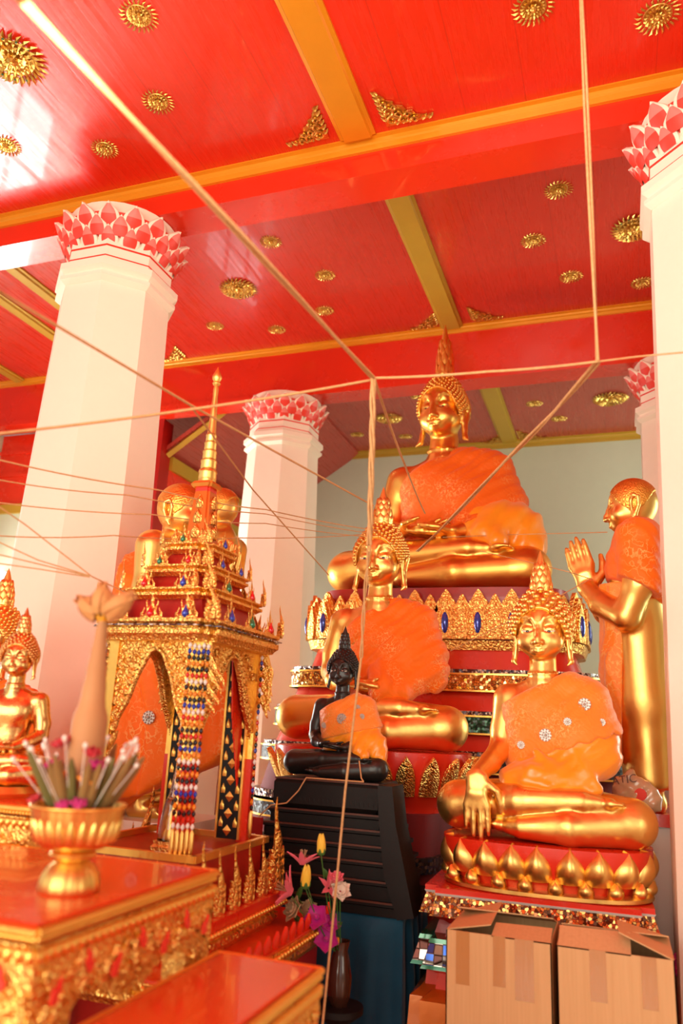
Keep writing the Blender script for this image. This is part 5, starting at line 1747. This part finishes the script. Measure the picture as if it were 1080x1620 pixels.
def flower(name, label, px, py, d, kind, mat, tilt, spin, s=1.0):
    p = at(px, py, d)
    t = thing(name, label, 'flower', p, 0, None)
    mb = MB(); b0 = Vector((vx, vy, .78))-p
    mid = b0*.5+Vector((b0.x*-.15, b0.y*-.15, .0))
    mb.tube([b0+(q_ if False else Vector((0, 0, 0))), mid, Vector((0, 0, -.012))], .0022, 5); mb.build('stem', leaf_m, t, 60)
    M_ = RZ(spin) @ RX(tilt) @ S(s*1.22)
    mb = MB()
    if kind == 'bud':
        for q in range(3):
            for k in range(5):
                mb.petal(RZ(2*pi*(k+.33*q)/5) @ T(0, -.010+.002*q, -.004), .026, .062-.004*q, .25, -.06, .003, (0, 0), 6, 7)
    elif kind == 'lily':
        for k in range(6):
            mb.petal(RZ(2*pi*k/6) @ T(0, -.004, 0) @ RX(.75), .024, .070, .2, .30, .002, (0, 0), 6, 8)
    elif kind == 'orchid':
        for k in range(5):
            mb.petal(RZ(2*pi*k/5) @ T(0, -.002, 0) @ RX(1.0), .042, .040, .15, .15, .002, (0, 0), 6, 7, .9, .6)
        mb.ball((0, 0, .010), (.008, .008, .014), 8, 6)
    else:
        for q in range(3):
            for k in range(6):
                mb.petal(RZ(2*pi*(k+.4*q)/6) @ T(0, -.003, 0) @ RX(1.1-.35*q), .036, .042-.006*q, .2, .12, .002, (0, 0), 6, 6, .9, .7)
    mb.add([], [], 0)
    o = mb.build('petals', mat, t, 60); o.matrix_local = M_
    if kind == 'lily':
        st = MB()
        for k in range(6):
            a = 2*pi*k/6; st.tube([(0, 0, .005), (.008*cos(a), .008*sin(a), .035), (.012*cos(a), .012*sin(a), .050)], .0012, 4); st.ball((.012*cos(a), .012*sin(a), .051), (.003, .002, .002), 5, 4)
        o2 = st.build('stamens', gry, t, 60); o2.matrix_local = M_
    if kind == 'bud':
        st = MB()
        for k in range(5): st.petal(RZ(2*pi*k/5) @ T(0, -.011, -.012) @ RX(.1), .016, .024, .3, 0, .002, (0, 0), 4, 5)
        o2 = st.build('sepals', leaf_m, t, 60); o2.matrix_local = M_
    return t
flower('artificial_rosebud', 'upright yellow rosebud, topmost bloom in front of the black tiers', 508, 1346, 2.85, 'bud', yel, .1, 0, .85)
flower('artificial_rosebud', 'yellow rosebud just under the upper pink lily', 483, 1398, 2.82, 'bud', yel, .2, .5, .95)
flower('artificial_lily', 'upper pink lily opening upward above a yellow bud', 478, 1368, 2.86, 'lily', pinkm, -.3, .2, .80)
flower('artificial_lily', 'pink lily turned sideways toward the gilt flames', 462, 1412, 2.82, 'lily', pinkm, 1.2, -1.2, 1.0)
flower('artificial_lily', 'pink lily behind the cord with orange centre', 520, 1405, 2.84, 'lily', pinkm, 1.0, .8, .70)
flower('artificial_peony', 'pink peony beside the hanging cord, above the white bloom', 532, 1390, 2.83, 'peony', pinkm, .6, .3, .6)
flower('artificial_peony', 'creamy white peony beside the hanging cord', 538, 1410, 2.82, 'peony', whi, 1.0, .6, .8)
flower('artificial_peony', 'dusty cream bloom low beside the gilt flames', 466, 1440, 2.84, 'peony', gry, 1.1, -.6, .9)
flower('artificial_peony', 'dry beige bloom in the middle of the bouquet', 488, 1438, 2.86, 'peony', gry, 1.0, .1, .7)
flower('artificial_orchid', 'magenta orchid in the middle of the bouquet', 502, 1452, 2.80, 'orchid', mag, 1.1, 0, 1.0)
flower('artificial_orchid', 'lowest magenta orchid against the teal cloth', 516, 1486, 2.80, 'orchid', mag, 1.2, .3, 1.0)
flower('artificial_orchid', 'magenta orchid tucked behind the hanging cord', 522, 1462, 2.83, 'orchid', mag, 1.1, .7, .8)
flower('artificial_bud', 'tiny orange bud on a bent stem over the teal cloth', 533, 1493, 2.80, 'bud', FL['org'], .4, .6, .35)
def leaf_spray(label, pts):
    p0 = Vector((vx, vy, .80)); t = thing('leaf_spray', label, 'leaf spray', p0)
    mb = MB()
    for (px, py, d, a, l) in pts:
        p = at(px, py, d)-p0
        mb.petal(T(p) @ RY(a) @ RX(.3), l*.36, l, .15, .1, .002, (0, 0), 6, 7)
        mb.tube([(0, 0, 0), p*.5, p], .0018, 4)
    mb.build('leaves', leaf_m, t, 60)
leaf_spray('green artificial leaves of the bouquet before the teal cloth', ((520, 1390, 2.86, -.5, .05), (470, 1420, 2.87, .5, .06), (490, 1490, 2.80, .2, .08), (530, 1470, 2.84, .8, .05), (478, 1462, 2.87, -.8, .06)))

# ------------------------------------------------------------------ cartons
def carton(label, x0, x1, y0, y1, z, flaps, tapes):
    t = thing('cardboard_carton', label, 'box', ((x0+x1)/2, (y0+y1)/2, 0))
    hx, hy, w = (x1-x0)/2, (y1-y0)/2, .004
    mb = MB()
    mb.bx(-hx, hx, -hy, -hy+w, 0, z); mb.bx(-hx, hx, hy-w, hy, 0, z)
    mb.bx(-hx, -hx+w, -hy, hy, 0, z); mb.bx(hx-w, hx, -hy, hy, 0, z); mb.bx(-hx, hx, -hy, hy, 0, w)
    mb.build('carton_walls', M['cardboard'], t, 30)
    for (side, s0, s1, L, up, tw) in flaps:
        mb = MB()
        n = 5; top = []; bot = []
        for i in range(n+1):
            f = i/n; a = up
            top.append((s0, -L*f*cos(a)*-1, L*f*sin(a)-.0*f)); bot.append((s1, L*f*cos(a+tw), L*f*sin(a+tw)))
        v = top+bot+[(p[0], p[1], p[2]-w) for p in top]+[(p[0], p[1], p[2]-w) for p in bot]
        f_ = []; k = n+1
        for i in range(n):
            f_ += [(i, k+i, k+i+1, i+1), (2*k+i, 2*k+i+1, 3*k+i+1, 3*k+i), (i, i+1, 2*k+i+1, 2*k+i), (k+i, 3*k+i, 3*k+i+1, k+i+1)]
        f_ += [(0, 2*k, 3*k, k), (n, k+n, 3*k+n, 2*k+n)]
        mb.add(v, f_)
        o = mb.build('flap', M['cardboard'], t, 30)
        o.location = {'f': (0, -hy, z), 'b': (0, hy, z), 'l': (-hx, 0, z), 'r': (hx, 0, z)}[side]
        o.rotation_euler = (0, 0, {'f': 0, 'b': pi, 'l': -pi/2, 'r': pi/2}[side])
    for (tx, z0, z1, tw) in tapes:
        MB().bx(tx-tw/2, tx+tw/2, -hy-.0012, -hy, z0, z1).build('tape', M['tape'], t, 30)
    return t
carton('cardboard carton with taped front, standing next to the teal cloth', -.580, -.238, 2.842, 3.17, .948,
       [('f', -.020, .168, .105, .18, .04), ('b', -.165, .165, .16, .25, .0), ('l', -.15, .15, .15, .30, -.10)], [(-.115, .79, .948, .045), (.005, .80, .948, .04), (.085, .77, .948, .06)])
carton('cardboard carton with half-open flaps, nearest the edge column', -.222, .128, 2.845, 3.17, .945,
       [('f', -.170, .050, .10, .42, .04), ('b', -.17, .17, .16, .2, .0), ('r', -.155, .155, .17, .36, -.16)], [(-.05, .80, .945, .05), (.10, .80, .945, .045)])

# plastic bag behind the statue, printed letters and a red disc
p = Vector((.055, 3.955, 1.27))
t = thing('plastic_bag', 'printed cream plastic bag with a red disc, at the feet of the praying disciple', 'bag', p, -.25)
F = Field(axis_steps([(-.14, .14, .008)]), axis_steps([(-.09, .09, .008)]), axis_steps([(-.01, .22, .008)]))
F.ell((0, 0, .075), (.105, .05, .085), .02); F.chain([(-.05, 0, .12), (-.02, .0, .17)], [.04, .02], .03); F.ell((.045, 0, .05), (.07, .045, .055), .02)
F.warp(lambda X, Y, Z: .004*np.sin(X*75+Z*60+2*np.sin(Z*50))+.003*np.sin((X-Z)*110))
F.clip(lambda X, Y, Z: -Z+X*0+Y*0, .003)
bgm = Nt('cream_plastic_film'); bgm.set(col=srgb(222, 186, 150), rough=.18, coat=.6, trans=.15)
mobj('bag_film', F.mesh('bag_film', 1), [bgm.m], t)
yb = surf(F, .035, .085) or -.05
MB().lathe([(.026, -.001), (.026, .003)], (0, 0, 0), 24, 0, T(.035, yb-.004, .085) @ RX(pi/2)).build('red_disc', M['petal_red'], t, 30)
fc = bpy.data.curves.new('letters', 'FONT'); fc.body = 'ATIC'; fc.size = .050; fc.extrude = .001; fc.shear = .1
fo = bpy.data.objects.new('printed_letters', fc); COL.objects.link(fo)
dg = bpy.context.evaluated_depsgraph_get(); me = bpy.data.meshes.new_from_object(fo.evaluated_get(dg)); bpy.data.objects.remove(fo)
o = mobj('printed_letters', me, [plain('brown_print', srgb(110, 62, 34), .4)], t); o.location = (-.088, yb-.002, .115); o.rotation_euler = (pi/2, -.20, .1)

# pink flower by the edge column
p = at(1074, 1528, 2.95)
t = thing('artificial_peony', 'bright pink flower at the picture edge beside the carton', 'flower', p, 0)
mb = MB(); 
for q in range(3):
    for k in range(6): mb.petal(RX(1.2) @ RZ(2*pi*(k+.4*q)/6) @ T(0, -.003, 0) @ RX(1.1-.35*q), .045, .052-.006*q, .2, .12, .002, (0, 0), 6, 6, .9, .7)
mb.build('petals', plain('bright_pink_petal', srgb(240, 70, 150), .5), t, 60)
mb = MB(); mb.tube([(0, .01, 0), (.03, .03, -.2), (.04, .03, -p.z+.001)], .003, 5); mb.petal(T(-.02, .0, .02) @ RY(-.8), .03, .09, .2, .1, .002, (0, 0), 5, 7); mb.build('stem', leaf_m, t, 60)

# cards behind the shrine
p = on_y(381, 1293, 3.17)
t = thing('small_card', 'small dark blue card with a red mark, behind the shrine posts', 'card', p, .1)
MB().bx(-.030, .030, -.003, .003, -.036, .036).build('card', plain('dark_blue_print', srgb(24, 34, 84), .4), t)
MB().bx(-.028, .028, -.0036, -.003, .030, .034).build('white_edge', M['white_paint'], t)
MB().lathe([(.010, -.001), (.010, .001)], (0, 0, 0), 7, 0, T(0, -.004, 0) @ RX(pi/2)).build('red_mark', M['petal_red'], t)
p = on_y(375, 1340, 3.15)
t = thing('printed_card', 'white card with orange triangles leaning behind the shrine floor', 'card', p, .05)
MB().bx(-.075, .075, -.003, .003, -.10, .058).build('card', plain('white_card', srgb(226, 216, 200), .5), t)
for q, (x, s) in enumerate(((-.030, 1), (.052, .8))):
    mb = MB(); mb.prism([(x-.018*s, -.02), (x+.018*s, -.02), (x, .04*s)], -.0045, -.003, 'y'); mb.build('orange_triangle', plain('orange_print', srgb(232, 92, 40), .5), t)
t2_ = thing('card_ledge', 'thin stand behind the shrine that props the two printed cards', 'stand', (p.x, 3.21, 0))
MB().bx(-.12, .12, -.05, .02, 0, p.z-.10).build('stand', M['red_deep'], t2_); MB().bx(-.05, .09, -.035, -.015, p.z-.10, p.z+.12).build('backrest', M['red_deep'], t2_)

# small bright lamp on the far aisle wall
p = on_y(2, 912, 6.30)
t = thing('wall_lamp', 'small bright white lamp on the far sage wall at the picture edge', 'lamp', p)
em = Nt('lit_bulb'); em.b.inputs['Emission Color'].default_value = (1, .97, .92, 1); em.b.inputs['Emission Strength'].default_value = 14
MB().ball((0, 0, 0), (.075, .04, .055), 12, 8).build('bulb', em.m, t, 60); MB().bx(-.05, .05, .02, .06, -.05, .05).build('holder', M['white_paint'], t)

# ------------------------------------------------------------------ sacred cords
def cord(label, pts, r, sag=0.0, strands=1, name='sacred_cord'):
    P = [at(*q) if len(q) == 3 else Vector(q[0]) for q in pts]
    if len(pts[0]) == 3 and (pts[0][0] < 0 or pts[0][1] < 0): P.insert(0, P[0]+(P[0]-P[1]).normalized()*(2.6 if pts[0][1] < 0 else 4.2))
    if len(pts[-1]) == 3 and pts[-1][0] > 1090: P.append(P[-1]+(P[-1]-P[-2]).normalized()*2.2)
    full = []
    for i in range(len(P)-1):
        n = 10
        for k in range(n):
            f = k/n; q = P[i].lerp(P[i+1], f); q = q-Vector((0, 0, sag*4*f*(1-f))); full.append(q)
    full.append(P[-1])
    mb = MB()
    if strands == 1: mb.tube(full, r, 8)
    else:
        for s in range(strands):
            mb.tube([q+Vector((r*1.0*cos(2*pi*s/strands+i*.5), r*1.0*sin(2*pi*s/strands+i*.5), 0)) for i, q in enumerate(full)], r*.85, 6)
    o = mb.build(name, M['rope'], None, 60)
    return tag(o, label, 'cord')
HUB = (590, 598, 2.45); J2 = (945, 572, 2.35)
cord('thick cord slanting across the red ceiling to the cord junction', [(-60, -115, 1.10), (35, 0, 1.25), HUB], .0058, 0, 2)
cord('vertical cord hanging from the ceiling beside the edge column', [((at(*J2)+Vector((.0, 0, 2.38))),), J2], .0055, 0, 2)
cord('level cord between the junction and the foot of the vertical cord', [(HUB[0], HUB[1], HUB[2]+.01), (770, 588, 2.40), J2], .0042, .004)
cord('cord running from the vertical cord past the edge column', [J2, (1010, 564, 2.30), (1140, 552, 2.2)], .0027)
cord('cord running from the junction across the big column to the picture edge', [(588, 601, 2.46), (300, 648, 2.25), (-60, 692, 2.0)], .0042, .004)
cord('double cord from the vertical cord down to the lap of the biggest Buddha', [(944, 574, 2.36), (800, 728, 3.0), (660, 872, 4.9)], .0060, .01, 2)
cord('bundle of cords hanging straight down from the junction', [HUB, (588, 720, 2.50), (584, 862, 2.56)], .0060, 0, 3)
cord('knotted cord below the bundle, over the shoulder of the orange-voiled Buddha', [(584, 862, 2.56), (576, 950, 2.62), (571, 1040, 2.64)], .0040, 0, 2)
cord('single cord falling past the black pedestal to the picture bottom', [(571, 1040, 2.64), (546, 1250, 2.60), (524, 1480, 2.5), (508, 1640, 2.42)], .0042)
cord('thin cord from the junction to the chest of the biggest Buddha', [(592, 600, 2.46), (640, 735, 3.6), (672, 812, 5.0)], .0050, .01)
cord('cord from the picture edge across the big column to the lap behind the bundle', [(-60, 430, 1.5), (0, 462, 1.7), (300, 640, 2.35), (590, 800, 3.5)], .0040, .0)
cord('thin branch cord crossing the farther column', [(300, 640, 2.36), (400, 775, 3.2), (520, 910, 4.0)], .0030)
cord('upper one of the thin threads from the picture edge to the wrist behind the bundle', [(-40, 718, 2.4), (250, 775, 2.9), (420, 806, 3.4), (620, 842, 4.6)], .0027, .01)
cord('second thin thread from the top crossing the big column', [(-40, 752, 2.5), (200, 783, 2.9), (420, 813, 3.5), (620, 848, 4.7)], .0023, .01)
cord('third thin thread crossing the neck of the long-robed disciple', [(-40, 790, 2.6), (240, 814, 3.0), (420, 828, 3.5), (620, 852, 4.7)], .0023, .01)
cord('fourth thin thread, lowest of those reaching the bundle', [(-40, 845, 2.6), (180, 847, 2.9), (380, 851, 3.5), (590, 844, 4.6)], .0023, .01)
cord('thread dropping over the column corner to the shrine cornice', [(-40, 775, 2.2), (40, 830, 2.3), (145, 912, 2.4), (200, 938, 2.50)], .0023)
cord('lower thread joining at the column to the shrine cornice', [(-40, 840, 2.3), (60, 886, 2.35), (142, 911, 2.4)], .0021)
cord('lowest thread joining at the column near the folded lotus', [(-40, 868, 2.3), (60, 892, 2.35), (142, 912, 2.4)], .0021)
cord('bottom thread at the column, nearest the folded lotus', [(-40, 886, 2.3), (60, 900, 2.35), (142, 913, 2.4)], .0020)
cord('thin thread along the back wall to the hands of the praying disciple', [(700, 850, 5.2), (800, 846, 5.4), (960, 842, 4.0)], .0027)
cord('thread from the black Buddha lap lying over the pedestal edge', [((BX+.14, BY-.125, BZ+.09),), ((BX+.165, BY-.163, BZ+.02),), ((BX+.18, BY-.172, BZ+.006),), ((BX-.09, BY-.172, BZ+.006),), ((BX-.12, BY-.18, BZ-.05),), ((BX-.17, BY-.19, BZ-.105),), ((BX-.24, BY-.20, BZ-.118),), ((BX-.30, BY-.20, BZ-.175),)], .0032)
cord('thread wound around the joined wrists of the praying disciple and away', [(937, 917, 3.80), (900, 905, 3.6), (840, 890, 3.9), (760, 872, 4.8)], .0023)
cord('thread from the wrists of the praying disciple toward the mosaic band', [(935, 915, 3.80), (890, 940, 3.7), (800, 985, 4.3), (712, 1030, 4.6)], .0023)
# ------------------------------------------------------------------ camera, light
cam = bpy.data.cameras.new('camera'); co = bpy.data.objects.new('camera', cam); COL.objects.link(co)
cam.sensor_fit = 'VERTICAL'; cam.sensor_height = 36; cam.sensor_width = 24; cam.lens = 36*FPX/1620
cam.clip_start = .05
mw = Matrix((( CR.x, CU.x, -CF.x, EYE.x), (CR.y, CU.y, -CF.y, EYE.y), (CR.z, CU.z, -CF.z, EYE.z), (0, 0, 0, 1)))
co.matrix_world = mw
cam.dof.use_dof = True; cam.dof.focus_distance = 3.9; cam.dof.aperture_fstop = 1.8
SC.camera = co

w = bpy.data.worlds.new('sky'); SC.world = w; w.use_nodes = True
bg = w.node_tree.nodes['Background']; bg.inputs[0].default_value = (1.0, .96, .88, 1); bg.inputs[1].default_value = 1.05
def area(name, loc, target, sx, sy, power, col):
    l = bpy.data.lights.new(name, 'AREA'); l.shape = 'RECTANGLE'; l.size = sx; l.size_y = sy; l.energy = power; l.color = col
    o = bpy.data.objects.new(name, l); COL.objects.link(o); o.location = loc
    d = Vector(target)-Vector(loc); o.rotation_euler = d.to_track_quat('-Z', 'Y').to_euler(); return o
area('doorway_daylight', (-1.6, -2.9, 2.2), (-1, 4, 2.2), 4.2, 3.2, 235, (1.0, .92, .74))
area('side_area_light', (3.7, -.6, 1.9), (-1.5, 4.5, 2.0), 1.8, 2.6, 60, (1.0, .94, .82))  # area light standing inside the closed right wall
area('rear_cool_fill', (3.8, 7.4, 2.6), (-3, 7.4, 3.2), 2.2, 2.6, 170, (.84, 1.0, .88))  # added cool fill from the right rear; that wall has no window
area('ceiling_bounce_fill', (-.6, .4, 2.9), (-.6, 1.6, 5), 1.2, 1.2, 70, (1.0, .86, .68))  # added uplight to brighten the red ceiling; no fixture hangs there
SC.view_settings.view_transform = 'Standard'
SC.view_settings.look = 'None'
SC.view_settings.exposure = -0.12
SC.view_settings.gamma = 1.0
SC.view_settings.use_curve_mapping = False
